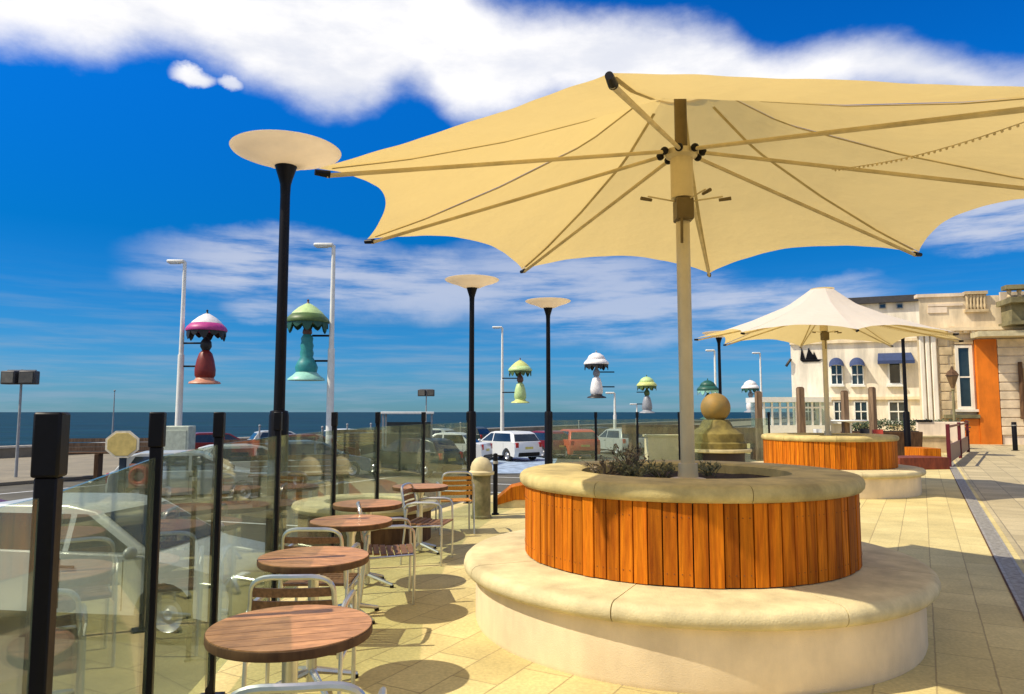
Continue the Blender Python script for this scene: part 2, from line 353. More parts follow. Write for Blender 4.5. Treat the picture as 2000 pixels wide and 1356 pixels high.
posts = [(-1.00, 1.60, 105), (-1.42, 2.95, 310), (-1.63, 4.10, 433), (-1.78, 5.60, 0), (-1.76, 7.30, 655), (-1.64, 9.00, 740), (-1.31, 10.9, 828), (-.75, 12.6, 915)]
posts2 = [(.86, 16.3), (1.98, 17.4), (3.13, 18.4), (4.36, 19.2), (7.4, 21.2)]
P0 = (-.55, -1.5)
edge = [(P0[0] - .14, P0[1])] + [(x - .14, y + .02) for x, y, _ in posts] + [(x - .08, y + .14) for x, y in posts2] + [(10.5, 23.5), (13.5, 27), (14.2, 33), (14.2, 60)]
poly = [(-.4, -6)] + edge + [(60, 60), (60, -6)]
t = MB().prism(poly[::-1], ROAD - .3, 0).build('terrace_floor', slabs, smooth=0); tag(t, kind='structure')
# right-hand paving beyond the drain channel
dp = Vector((4.95, 7.46, 0)); nrm = Vector((U.y, -U.x, 0))
def strip(off0, off1, t0, t1, z, name, m, h=.004):
    a = dp + nrm * off0; b = dp + nrm * off1
    q = [a + U * t0, b + U * t0, b + U * t1, a + U * t1]
    return MB().prism([(p.x, p.y) for p in q], z, z + h).build(name, m, smooth=0)
tag(strip(.15, 26, -9, 36, .0005, 'side_paving', slabs2), kind='structure')
ch = thing('drain_channel', 'long slotted steel drainage channel set flush across the terrace paving', 'drain', (dp.x, dp.y, .002), angU)
m_ = MB()
for s_ in (-.085, .06): m_.bx(-8, 18, s_, s_ + .025, 0, .010)
m_.build('channel_frame', steel, ch)
m_ = MB()
for i in range(520): m_.bx(-8 + i * .05, -8 + i * .05 + .034, -.059, .059, .001, .007)
m_.build('grating', steel, ch)
MB().bx(-8, 18, .086, .100, .0006, .0042).build('slot', darkwood, ch)

land = [(-20 - 60 * .487 * 2 - .0, 40 - 60 * .873 * 2 - 30)]
c0 = Vector((-26, 40, 0)); n_out = Vector((-U.y, U.x, 0))
q = [c0 - U * 150, c0 + U * 900, c0 + U * 900 - n_out * 700, c0 - U * 150 - n_out * 700]
tag(MB().prism([(p.x, p.y) for p in q][::-1], -7, ROAD).build('road', asph, smooth=0), kind='structure')
q = [c0 - U * 140 - n_out * .3, c0 + U * 850 - n_out * .3, c0 + U * 850 - n_out * 15, c0 - U * 140 - n_out * 15]
tag(MB().prism([(p.x, p.y) for p in q][::-1], ROAD, ROAD + .12).build('promenade_pavement', prom, bevel=.02, smooth=0), kind='structure')
def lines():
    m = MB()
    for o_ in (-17.6, -21.0, -24.4):
        for k in range(-6, 40):
            a = c0 - n_out * (-o_) + U * (k * 6); b = a + U * (6 if o_ != -21.0 else 3)
            nn = n_out * .06
            m.prism([((p).x, (p).y) for p in (a - nn, b - nn, b + nn, a + nn)], ROAD + .004, ROAD + .007)
    return m.build('road_marking', whitep, smooth=0)
tag(lines(), kind='structure')
# parking bay lines and a pale-blue patch on the road by the terrace gap
m_ = MB(); m2 = MB()
for k in range(14):
    a = Vector((-7.5, 6.5, 0)) + U * (k * 2.6); d = Vector((-.95, .31, 0))
    nn = Vector((.31, .95, 0)) * .05
    m_.prism([(p.x, p.y) for p in (a - nn, a + d * 4.8 - nn, a + d * 4.8 + nn, a + nn)][::-1], ROAD + .004, ROAD + .008)
tag(m_.build('bay_marking', whitep, smooth=0), kind='structure')
bluep = mat('pale_blue', (.36, .47, .62), .7, var=.25, vscale=2)
g = [GP(935, 925, ROAD), GP(1075, 925, ROAD), GP(1090, 893, ROAD), GP(965, 893, ROAD)]
tag(MB().prism([(p.x, p.y) for p in g], ROAD + .004, ROAD + .009).build('blue_patch', bluep, smooth=0), kind='structure')

sea = mat('sea_water', (.003, .026, .056), .6, spec=.05, var=.3, vscale=.02, col2=(.003, .036, .052)); 
weather(sea, (.010, .05, 1), 1.0, .65, 1.5, (.35, .65)); t_ = sea.node_tree; nn_ = t_.nodes; tcn = [x for x in nn_ if x.type == 'TEX_COORD'][0]
nb = nn_.new('ShaderNodeTexNoise'); nb.inputs['Scale'].default_value = .25; nb.inputs['Detail'].default_value = 8
mpn = nn_.new('ShaderNodeMapping'); mpn.inputs['Scale'].default_value = (1, 2.2, 1); t_.links.new(tcn.outputs['Object'], mpn.inputs[0]); t_.links.new(mpn.outputs[0], nb.inputs[0])
bp = nn_.new('ShaderNodeBump'); bp.inputs['Distance'].default_value = .8; bp.inputs['Strength'].default_value = .8; t_.links.new(nb.outputs[0], bp.inputs['Height']); t_.links.new(bp.outputs[0], nn_['Principled BSDF'].inputs['Normal'])
tag(MB().prism([(-24000, -3000), (24000, -3000), (24000, 26000), (-24000, 26000)], -8, -6).build('sea', sea, smooth=0), kind='structure')
# low sea wall along the promenade
m_ = MB(); a = c0 - n_out * .7 - U * 60; L_ = 420
m_.prism([(p.x, p.y) for p in (a, a + U * L_, a + U * L_ + n_out * .45, a + n_out * .45)], ROAD, ROAD + .62)
wall = thing('sea_wall', 'low pale concrete wall along the seaward edge of the promenade', 'wall')
m_.build('wall_stem', mat('pale_concrete', (.24, .21, .155), .85, bump=.3, var=.15, vscale=1), wall, smooth=0)
m_ = MB(); a = a - n_out * .06
m_.prism([(p.x, p.y) for p in (a, a + U * L_, a + U * L_ + n_out * .57, a + n_out * .57)], ROAD + .62, ROAD + .72); m_.build('coping', mat('pale_concrete_cap', (.5, .47, .4), .8), wall, smooth=0)

# ------------------------------------------------------------------ circular planter with seat
def make_planter():
    r = thing('circular_planter', 'large round planter with orange timber sides and stone seat around the near parasol mast', 'planter', (1.325, 5.72, 0), 0, 'round planters with seats under the parasols')
    MB().lathe([(1.59, 0), (1.60, .03), (1.60, .36), (1.3, .36)], n=96).build('base_wall', render_w, r)
    m = MB(); k = 8
    for i in range(k):
        a0 = 2 * math.pi * i / k + .31; gap = .0022
        prof = [(1.16, .355), (1.63, .355), (1.665, .365), (1.685, .388), (1.69, .415), (1.682, .445), (1.66, .466), (1.625, .474), (1.16, .482)]
        m.lathe(prof, n=14, a0=a0 + gap, a1=a0 + 2 * math.pi / k - gap, close=True)
    m.build('seat_slab', stone, r, smooth=40)
    MB().lathe([(1.185, .40), (1.185, 1.0), (.8, 1.0)], n=64).build('core_wall', black, r)
    m = MB(); n = 84
    for i in range(n):
        a = 2 * math.pi * i / n; w_ = 2 * math.pi * 1.22 / n * (.9 + .02 * random.random()); dr = random.uniform(-.004, .004)
        m.box(((1.213 + dr) * math.cos(a), (1.213 + dr) * math.sin(a), .738), (.026, w_, .50 + random.uniform(-.004, .004)), a)
    m.mi = 1
    for i in range(n):
        a = 2 * math.pi * i / n; d = Vector((math.cos(a), math.sin(a), 0)); s_ = Vector((-d.y, d.x, 0))
        for zz in (.56, .90):
            for o_ in (-.022, .022): p = d * 1.2245 + s_ * o_; p.z = zz; m.cyl(p, p + d * .0035, .004, n=6)
    m.build('board_cladding', [cedar, darkwood], r, bevel=.002, seg=1, smooth=0)
    m = MB(); k = 8
    for i in range(k):
        a0 = 2 * math.pi * i / k + .1; gap = .002
        prof = [(.78, .985), (1.215, .985), (1.245, .992), (1.262, 1.012), (1.267, 1.04), (1.259, 1.067), (1.24, 1.085), (1.21, 1.093), (.82, 1.10), (.785, 1.085)]
        m.lathe(prof, n=12, a0=a0 + gap, a1=a0 + 2 * math.pi / k - gap, close=True)
    m.build('coping', stone_d, r, smooth=40)
    m = MB(); rings = 8; seg = 36; vs = [(0, 0, 1.03)]
    for j in range(1, rings + 1):
        for i in range(seg):
            a = 2 * math.pi * i / seg; q = .80 * j / rings; vs.append((q * math.cos(a), q * math.sin(a), 1.015 + random.uniform(-.02, .025)))
    fs = [(0, 1 + i, 1 + (i + 1) % seg) for i in range(seg)] + [(1 + (j) * seg + i, 1 + (j + 1) * seg + i, 1 + (j + 1) * seg + (i + 1) % seg, 1 + j * seg + (i + 1) % seg) for j in range(rings - 1) for i in range(seg)]
    m.add(vs, fs); m.build('soil', soil, r)
    return r
PC1 = (1.325, 5.72, 0); PC2 = (6.32, 14.75, 0); PM1 = (1.305, 5.49, 0)
plantr = make_planter()
dup(plantr, PC2, .4, 'orange timber planter with stone seat under the distant white parasol')

def tuft(name, label, loc, n, h, spread, m, kind='twig'):
    b = MB()
    for i in range(n):
        a = random.uniform(0, 6.283); l_ = h * random.uniform(.45, 1.0); sp = spread * random.uniform(.2, 1)
        base = Vector((math.cos(a) * .05 * random.random(), math.sin(a) * .05 * random.random(), 0))
        tip = base + Vector((math.cos(a) * sp, math.sin(a) * sp, l_)); mid = (base + tip) / 2 + Vector((0, 0, l_ * .12))
        b.tube([base, mid, tip], [.005, .004, .002], 4)
        for k in range(6):
            t_ = random.uniform(.35, 1); p = base.lerp(tip, t_) + Vector((random.uniform(-.02, .02), random.uniform(-.02, .02), .02))
            d = Vector((random.uniform(-1, 1), random.uniform(-1, 1), random.uniform(.1, 1))).normalized() * random.uniform(.02, .05); s_ = d.orthogonal().normalized() * .008
            b.quad(p - s_, p + d * .5 - s_ * 1.3, p + d, p + s_)
    o = b.build(name, m, smooth=0, recalc=False); o.location = loc
    return tag(o, label, 'plant', 'plants growing in the near planter')
for i, (dx, dy, n, h, sp, m, lb) in enumerate([
    (-.58, .20, 16, .14, .20, twig, 'spindly brown twiggy plant at the left rim of the near planter bed'),
    (-.34, .32, 24, .26, .22, twig, 'tallest dry brown bush in the near planter bed'),
    (-.16, .10, 18, .12, .18, sage, 'low grey green leafy plant in front of the dry bush'),
    (-.42, -.10, 22, .14, .16, sage, 'small sage coloured plant nearest the lit left coping'),
    (.28, .30, 16, .10, .14, sage, 'small plant to the right behind the parasol mast')]):
    tuft('planter_shrub', lb, (PC1[0] + dx, PC1[1] + dy, 1.02), n, h, sp, m)

# ------------------------------------------------------------------ parasols
G_ = [(0, 1.0), (.085, 1.0), (.12, .93), (.27, .66), (.54, .37), (.8, .14), (1.0, 0.0), (1.2, -.1)]
def gprof(q):
    for (a, b), (c, d) in zip(G_, G_[1:]):
        if q <= c: return b + (d - b) * (q - a) / (c - a)
    return 0
def make_parasol():
    r = thing('giant_parasol', 'huge cream octagonal parasol overhead with radiating arms and beige mast', 'parasol', PM1, 0, 'giant cream octagonal parasols on the terrace')
    Rr, zc, za = 2.745, 3.007, 4.035; a0 = R(-109.2); TX, TY = -.0126, .034; m = MB(); NT, NS = 40, 22
    for k in range(8):
        A = Vector((math.cos(a0 + k * math.pi / 4), math.sin(a0 + k * math.pi / 4))) * Rr; B = Vector((math.cos(a0 + (k + 1) * math.pi / 4), math.sin(a0 + (k + 1) * math.pi / 4))) * Rr
        vs = []
        for i in range(NT + 1):
            t_ = i / NT; E = A.lerp(B, t_); inw = 4 * t_ * (1 - t_)
            E = E * (1 - .27 * (inw ** .85) / E.length)
            for j in range(NS + 1):
                s_ = .09 + .91 * (j / NS); p = E * s_ if j else E.normalized() * .23
                q = p.length / Rr
                z = zc + (za - zc) * gprof(q) - .035 * inw * math.sin(math.pi * min(1, s_)) + .002 * math.sin(t_ * 44 + k) * s_ ** 3 * abs(1 - 2 * t_) ** .5 + .003 * math.sin(t_ * 17 + s_ * 5 + k * 2) * s_
                vs.append((p.x, p.y, z + TX * p.x + TY * p.y))
        fs = [(i * (NS + 1) + j, (i + 1) * (NS + 1) + j, (i + 1) * (NS + 1) + j + 1, i * (NS + 1) + j + 1) for i in range(NT) for j in range(NS)]
        m.add(vs, fs)
    cap = [(math.cos(2 * math.pi * i / 32) * .25, math.sin(2 * math.pi * i / 32) * .25, za + .002) for i in range(32)]
    m.add(cap + [(0, 0, za + .02)], [(i, (i + 1) % 32, 32) for i in range(32)])
    cn = m.build('canopy', canvas, r, smooth=60, recalc=False, weld=True)
    for k in range(8):                                  # doubled seam tapes on the ridges
        sm = MB()
        d = Vector((math.cos(a0 + k * math.pi / 4), math.sin(a0 + k * math.pi / 4), 0)); s_ = Vector((-d.y, d.x, 0)) * .014; pr = None
        for j in range(15):
            q = .12 + .85 * j / 14; c = d * (q * Rr); c.z = zc + (za - zc) * gprof(q) - .008 + TX * c.x + TY * c.y
            if pr: sm.quad(pr - s_, pr + s_, c + s_, c - s_)
            pr = c
        sm.build('seam_tape', seamm, cn, smooth=0, recalc=False)
    MB().cyl((0, 0, 1.0), (0, 0, 3.02), .052, n=24).build('mast', champ, r)
    MB().cyl((0, 0, 3.02), (0, 0, 4.03), .048, n=20).build('upper_mast', bronze, r)  # dark bronze here puts the shade under the canopy into the colour
    MB().lathe([(.052, 1.02), (.13, 1.02), (.13, 1.05), (.075, 1.06), (.07, 1.16), (.052, 1.16)], n=24).build('foot_flange', champ, r)
    h = MB().lathe([(.05, 3.16), (.085, 3.17), (.085, 3.48), (.12, 3.50), (.13, 3.54), (.05, 3.55)], n=24).build('hub', champ, r)
    for k in range(8):
        a = a0 + k * math.pi / 4; d = Vector((math.cos(a), math.sin(a), 0)); p = d * .13; p.z = 3.52; e = d * (Rr - .05); e.z = zc - .035 + TX * e.x + TY * e.y
        arm = MB().tube([p, (p + e) / 2, e], .015, 8).build('arm', rib, r)
        b = MB().ball(p + d * .03, .032, 10, 8); b.build('hinge', black, arm)
        MB().cyl(e - d * .02 + Vector((0, 0, .01)), e + d * .07 + Vector((0, 0, .012)), .023, .018, 12).build('end_cap', black, arm)
    cb = MB().box((0, -.03, 3.07), (.13, .15, .17)).build('winder_box', bronze, r, bevel=.012)
    MB().tube([(-.03, -.10, 3.0), (-.035, -.11, 2.8)], .011, 8).build('winder_handle', bronze, cb)
    def tipk(k): a = a0 + k * math.pi / 4; e = Vector((math.cos(a), math.sin(a), 0)) * (Rr - .1); e.z = zc + TX * e.x + TY * e.y - .03; return e
    hubp = Vector((0, 0, 3.52)); st = hubp.lerp(tipk(2), .40); en = tipk(1); pts = [st.lerp(en, j / 40) - Vector((0, 0, .05 * math.sin(math.pi * j / 40))) for j in range(41)]
    ls = MB().tube(pts, .003, 5); ls.mi = 0
    for j in range(1, 40, 1): ls.ball(pts[j] - Vector((0, 0, .008)), .008, 6, 4)
    ls.build('light_string', rib, r)
    for a in (R(200), R(-20), R(70), R(-70)):
        d = Vector((math.cos(a), math.sin(a), 0))
        la = MB().tube([d * .06 + Vector((0, 0, 3.14)), d * .30 + Vector((0, 0, 3.155))], .006, 6).build('lamp_arm', rib, r)
        MB().cyl(d * .27 + Vector((0, 0, 3.13)), d * .36 + Vector((0, 0, 3.135)), .012, .014, 10).build('spot_lamp', bronze, la)
    return r
par = make_parasol()
dup(par, PC2, R(8), 'distant cream parasol with sunlit white top in front of the hotel', (.925, .925, 1))

# ------------------------------------------------------------------ glass windbreak
def windbreak(name, label, P, startpost=0):
    r = thing(name, label, 'windbreak', (P[0][0], P[0][1], 0)); o = Vector((P[0][0], P[0][1], 0)); V = [Vector((p[0], p[1], 0)) - o for p in P]
    for i, p in enumerate(V):
        d = (V[min(i + 1, len(V) - 1)] - V[max(i - 1, 0)]).normalized(); a = math.atan2(d.y, d.x)
        if i >= startpost:
            q = MB().box((p.x, p.y, .70), (.040, .046, 1.40), a).build('post', black, r, bevel=.004)
            MB().box((p.x, p.y, 1.47), (.056, .056, .14), a).build('post_head', black, q, bevel=.006)
            MB().box((p.x, p.y, .006), (.13, .13, .012), a).build('base_plate', black, q, bevel=.003)
        if i < len(V) - 1:
            e = V[i + 1]; dd = (e - p).normalized(); a2 = math.atan2(dd.y, dd.x); L2 = (e - p).length - .10; c = (p + e) / 2
            MB().box((c.x, c.y, .73), (L2, .010, 1.26), a2).build('glass_pane', glass, r, smooth=0)
    return r
windbreak('glass_windbreak', 'clear glass screen with square black posts along the left edge of the terrace', [P0] + [(x, y) for x, y, _ in posts], 1)
windbreak('glass_windbreak', 'further glass screen with thin black posts beyond the near planter', posts2)

# ------------------------------------------------------------------ uplighter lamp posts
dishm = mat('uplighter_dish', (.90, .80, .62), .4, var=.12, vscale=2.5)
_t = dishm.node_tree; _tr = _t.nodes.new('ShaderNodeBsdfTranslucent'); _tr.inputs[0].default_value = (.95, .84, .66, 1); _ms = _t.nodes.new('ShaderNodeMixShader'); _ms.inputs[0].default_value = .55
_t.links.new(_t.nodes['Principled BSDF'].outputs[0], _ms.inputs[1]); _t.links.new(_tr.outputs[0], _ms.inputs[2]); _t.links.new(_ms.outputs[0], _t.nodes['Material Output'].inputs[0])
def make_lamp():
    r = thing('lamp_post', 'tall black post with saucer lamp head just outside the glass screen, nearest and largest', 'street lamp', (0, 0, 0), 0, 'black uplighter lamp posts beside the terrace')
    MB().lathe([(.13, -.95), (.13, -.80), (.108, -.78), (.108, 1.50), (.095, 1.55), (.065, 1.56)], n=20).build('base_sleeve', black, r)
    MB().cyl((0, 0, 1.55), (0, 0, 4.05), .062, .055, 20).build('column', black, r)
    MB().lathe([(.055, 4.0), (.06, 4.12), (.075, 4.18), (.10, 4.26), (.125, 4.34), (.0, 4.34)], n=24).build('collar', black, r)
    d = MB().lathe([(.12, 4.335), (.20, 4.35), (.36, 4.42), (.52, 4.47), (.60, 4.505), (.615, 4.525), (.60, 4.535), (.50, 4.50), (.34, 4.44), (.15, 4.40), (.0, 4.40)], n=48).build('lamp_dish', dishm, r, smooth=60)
    MB().lathe([(.0, 4.402), (.10, 4.41), (.09, 4.50), (.0, 4.54)], n=20).build('bulb_housing', whitep, d)
    return r
lamp = make_lamp(); lamp.location = (XD(547, 8.16), 8.16, 0)
for px, d, lb in [(921, 16.4, 'second black saucer lamp post, over the gap in the glass screen'), (1071, 19.6, 'third black saucer lamp post, left of the near parasol mast'),
                  (1406, 27.5, 'slender black lamp post behind the stone ball, under the left tip of the white parasol'), (1767, 25.6, 'black lamp post in front of the hotel, its head behind the white parasol')]:
    dup(lamp, (XD(px, d), d, 0 if d > 20 else 0), 0, lb)

# ------------------------------------------------------------------ cafe tables and chairs
def make_table():
    r = thing('cafe_table', '', 'table', (0, 0, 0), 0, 'round slatted cafe tables along the glass screen')
    m = MB(); Rt = .305; n = 7; w_ = 2 * Rt / n
    for i in range(n):
        y0 = -Rt + i * w_ + .002; y1 = y0 + w_ - .004; pts = []
        K = 10
        for k in range(K + 1):
            y = y0 + (y1 - y0) * k / K; pts.append((math.sqrt(max(Rt * Rt - y * y, 1e-5)), y))
        poly = pts + [(-x, y) for x, y in pts[::-1]]
        m.prism(poly, .698, .722)
    m.build('tabletop', tablewood, r, smooth=0)
    MB().lathe([(.0, .68), (.296, .68), (.305, .683), (.309, .69), (.309, .716), (.3055, .718), (.3055, .697), (0, .697)], n=48).build('rim_band', darkwood, r)
    MB().lathe([(.03, .02), (.03, .60), (.05, .66), (.12, .68), (0, .68)], n=16).build('pedestal', alu, r)
    for k in range(4):
        a = math.pi / 4 + k * math.pi / 2; d = Vector((math.cos(a), math.sin(a), 0))
        f = MB().tube([d * .02 + Vector((0, 0, .09)), d * .15 + Vector((0, 0, .055)), d * .27 + Vector((0, 0, .022))], [.022, .018, .014], 8).build('foot', alu, r)
        MB().cyl(d * .262, d * .262 + Vector((0, 0, .02)), .018, n=10).build('glide', black, f)
    return r
def make_chair():
    r = thing('cafe_chair', '', 'chair', (0, 0, 0), 0, 'aluminium cafe chairs with timber slats')
    t_ = .0125
    for s_ in (-1, 1):
        x = .255 * s_
        MB().tube([(x, .22, .006), (x, .225, .40), (x, .215, .62), (x, .19, .655)], t_, 8).build('leg', alu, r)
        MB().tube([(x, -.27, .006), (x, -.235, .30), (x, -.21, .52), (x, -.20, .60)], t_, 8).build('leg', alu, r)
        MB().tube([(x, .19, .655), (x, .12, .668), (x, -.10, .665), (x, -.20, .645), (x * .97, -.235, .60)], [.014, .017, .017, .014, .012], 8).build('armrest', alu, r)
        MB().tube([(x, .225, .425), (x, -.225, .405)], .010, 8).build('side_rail', alu, r)
    pts = []
    for k in range(17):
        a = math.pi * k / 16; pts.append((.222 * math.copysign(abs(math.cos(a)) ** .45, math.cos(a)), 0, .72 + .12 * math.sin(a) ** .6))
    hoop = [(.245, -.215, .42), (.242, -.235, .58)] + [(x, -.245 - (z - .6) * .18 - .02 * (1 - abs(x) / .235), z) for x, _, z in pts] + [(-.242, -.235, .58), (-.245, -.215, .42)]
    MB().tube(hoop, .0145, 8).build('back_frame', alu, r)
    m = MB()
    for z, h_ in ((.555, .05), (.625, .05), (.695, .05), (.762, .045)):
        yb = -.245 - (z - .6) * .18; K = 8; vs = []
        for k in range(K + 1):
            x = -.228 + .456 * k / K; bow = -.025 * (1 - (x / .228) ** 2)
            for dy, dz in ((-.006, -h_ / 2), (.006, -h_ / 2), (.006, h_ / 2), (-.006, h_ / 2)): vs.append((x, yb + bow + dy - dz * .18, z + dz))
        fs = [(4 * k + a, 4 * (k + 1) + a, 4 * (k + 1) + (a + 1) % 4, 4 * k + (a + 1) % 4) for k in range(K) for a in range(4)] + [(0, 1, 2, 3), (4 * K + 3, 4 * K + 2, 4 * K + 1, 4 * K)]
        m.add(vs, fs)
    m.build('backrest', cedar2, r, smooth=0)
    m = MB()
    for k in range(7): m.box((0, -.19 + k * .066, .430 - .002 * k + .004 * abs(k - 3)), (.49, .056, .016))
    m.build('seat', cedar2, r, bevel=.003, smooth=0)
    return r
TB = [(-.85, 2.90, .3, 'nearest round slatted table, in front of all the others'), (-1.13, 4.27, -.2, 'second nearest round table, beyond the first chair back'),
      (-1.22, 5.66, .1, 'third round table along the glass screen'), (-1.30, 6.70, .4, 'fourth round table beside the curved stone seat'), (-1.02, 8.25, .2, 'farthest round table, next to the orange chair back')]
tb = make_table(); tb.location = (TB[0][0], TB[0][1], 0); tb.rotation_euler = (0, 0, TB[0][2]); tb['label'] = TB[0][3]
for x, y, a, lb in TB[1:]: dup(tb, (x, y, 0), a, lb)
CH = [(-.63, 2.36, .12, 'chair closest to the camera, only its silver top rail showing'),
      (-1.03, 3.72, .05, 'chair between the two nearest tables with its back turned'),
      (-1.30, 5.10, .0, 'chair with its back turned between the second and third tables'),
      (-1.02, 6.20, R(-78), 'chair at the right of the fourth table, side on, its back to the glass'),
      (-.74, 9.60, R(12), 'chair with a sunlit orange slatted back beside the stone bollard'),
      (-.86, 7.75, R(-100), 'chair side on just in front of the orange backed chair')]
chh = make_chair(); chh.location = (CH[0][0], CH[0][1], 0); chh.rotation_euler = (0, 0, CH[0][2]); chh['label'] = CH[0][3]
chh.scale = (.86, .86, .93)
for x, y, a, lb in CH[1:]:
    q = dup(chh, (x, y, 0), a, lb)
    if 'orange slatted' in lb:
        for o in C.objects:
            if o.parent == q and o.name.split('.')[0] in ('seat', 'backrest'): o.data = o.data.copy(); o.data.materials[0] = cedar3

# ------------------------------------------------------------------ curved stone seat, stone bollard, black bollards
cs = thing('round_seat', 'low curved stone seat with dark sides beside the farther cafe tables', 'bench', (-1.80, 9.15, 0))
MB().lathe([(.80, 0), (.80, .36), (.5, .36)], n=64).build('seat_wall', darkwood, cs)
MB().lathe([(.48, .36), (.84, .36), (.87, .38), (.88, .41), (.865, .445), (.83, .455), (.50, .46), (.48, .44)], n=64, close=True).build('seat_ring', stone, cs, smooth=40)
MB().lathe([(.49, .30), (.3, .33), (0, .34)], n=32).build('soil', soil, cs)
sb = thing('stone_bollard', 'squat weathered stone bollard with domed cap beside the orange chair', 'bollard', (GP(940, 1012).x, GP(940, 1012).y, 0))
stone_g = mat('mossy_stone', (.24, .20, .10), .85, bump=.5, var=.25, vscale=7, col2=(.10, .10, .05))
MB().lathe([(.15, 0), (.15, .03), (.135, .05), (.135, .60), (.15, .62)], n=32).build('shaft', stone_g, sb)
MB().lathe([(.15, .62), (.185, .63), (.19, .665), (.16, .69), (.16, .74), (.14, .80), (.09, .86), (.0, .89)], n=32).build('cap', stone, sb)
def bollard(px, d, h, label, r_=.035, zb=0):
    o = thing('bollard', label, 'bollard', (XD(px, d), d, zb), 0, 'slim black bollards')
    MB().lathe([(r_ * 1.6, 0), (r_ * 1.6, .02), (r_, .03), (r_, h - .03), (r_ * .9, h - .01), (0, h)], n=14).build('shaft', black, o)
    MB().lathe([(r_ * 1.15, h - .16), (r_ * 1.15, h - .12)], n=14).build('band', whitep if False else steel, o)
    return o
bollard(968, 11.2, .92, 'thin black bollard between the stone bollard and the near planter')
bollard(1975, 29.4, 1.15, 'black bollard on the far paving by the rusticated wall', .09)
bollard(388, 7.6, 1.95, 'slim black bollard on the road behind the pale silver hatchback', .025, ROAD)

rs = thing('ramp_side', 'small orange timber ramp cheek poking out left of the near planter coping', 'ramp', (0, 12.2, 0))
MB().sideprism([(-.30, .03), (-.30, .10), (-.02, .33), (.16, .37), (.85, .37), (.85, .13), (.05, .13)], -.25, .25).build('cheek', cedar, rs, bevel=.008)
MB().sideprism([(-.30, .0), (-.30, .03), (.05, .126), (.85, .126), (.85, 0)], -.22, .22).build('footing', stone, rs)
# ------------------------------------------------------------------ stone ball fountain
ochre = mat('ochre_stone', (.32, .185, .035), .6, bump=.3, var=.22, vscale=3, col2=(.20, .15, .05))
fb = thing('ball_fountain', 'ochre stone ball resting on a stepped curved stone plinth', 'fountain', (XD(1396, 20.2), 20.2, 0), R(12))
MB().ball((0, 0, 1.66), .40, 36, 20).build('stone_ball', ochre, fb)
MB().lathe([(.80, .52), (.80, .70), (.74, .74), (.72, .95), (.58, 1.05), (.46, 1.12), (.40, 1.24), (.36, 1.30), (.33, 1.33), (0, 1.33)], n=40).build('plinth', mat('olive_stone', (.22, .17, .04), .7, bump=.3, var=.25, vscale=4), fb)
MB().lathe([(.74, .0), (.74, .52), (.4, .52)], n=40).build('basin_wall', mat('dark_slate', (.035, .02, .02), .5), fb)
MB().lathe([(.90, .46), (.93, .48), (.93, .54), (.80, .55), (.76, .5)], n=40).build('basin_rim', stone, fb)
lw = thing('low_wall', 'pinkish stone low wall between the dry bush and the stone ball', 'wall', (XD(1310, 21), 21, 0), R(6))
MB().box((0, 0, .42), (1.5, .35, .84)).build('wall_stem', render_w, lw); MB().box((0, 0, .87), (1.6, .42, .06)).build('coping', stone, lw, bevel=.01)
lt = thing('timber_bench', 'dark timber slab seat behind the low pink wall', 'bench', (XD(1290, 23), 23, 0), R(4))
MB().box((0, 0, 1.0), (2.4, .5, .28)).build('seat', darkwood, lt, bevel=.01)
for s_ in (-.9, .9): MB().box((s_, 0, .43), (.2, .4, .86)).build('leg', darkwood, lt, bevel=.01)
db = thing('timber_bench', 'dark brown timber seat just right of the stone ball plinth', 'bench', (XD(1448, 24), 24, 0), R(-4))
MB().box((0, 0, .78), (1.0, .5, .5)).build('seat', darkwood, db, bevel=.01)
for s_ in (-.35, .35): MB().box((s_, 0, .26), (.16, .4, .52)).build('leg', darkwood, db, bevel=.01)

# ------------------------------------------------------------------ timber posts by the far parasol
for px, d, h, lb in [(1480, 23, 2.15, 'leftmost of the weathered timber posts, before the conservatory'), (1562, 22, 2.25, 'thick weathered timber post just left of the far parasol mast'),
                     (1648, 24, 2.2, 'weathered timber post just right of the far parasol mast'), (1702, 25, 2.35, 'mossy timber post farthest right, near the red chair')]:
    o = thing('timber_post', lb, 'post', (XD(px, d), d, 0), random.uniform(0, .6), 'weathered timber posts behind the far planter')
    MB().box((0, 0, h / 2), (.20, .20, h), 0, .92).build('shaft', timber, o, bevel=.02)
    MB().box((0, 0, h + .02), (.18, .18, .04), 0, .6).build('cap', darkwood, o, bevel=.006)

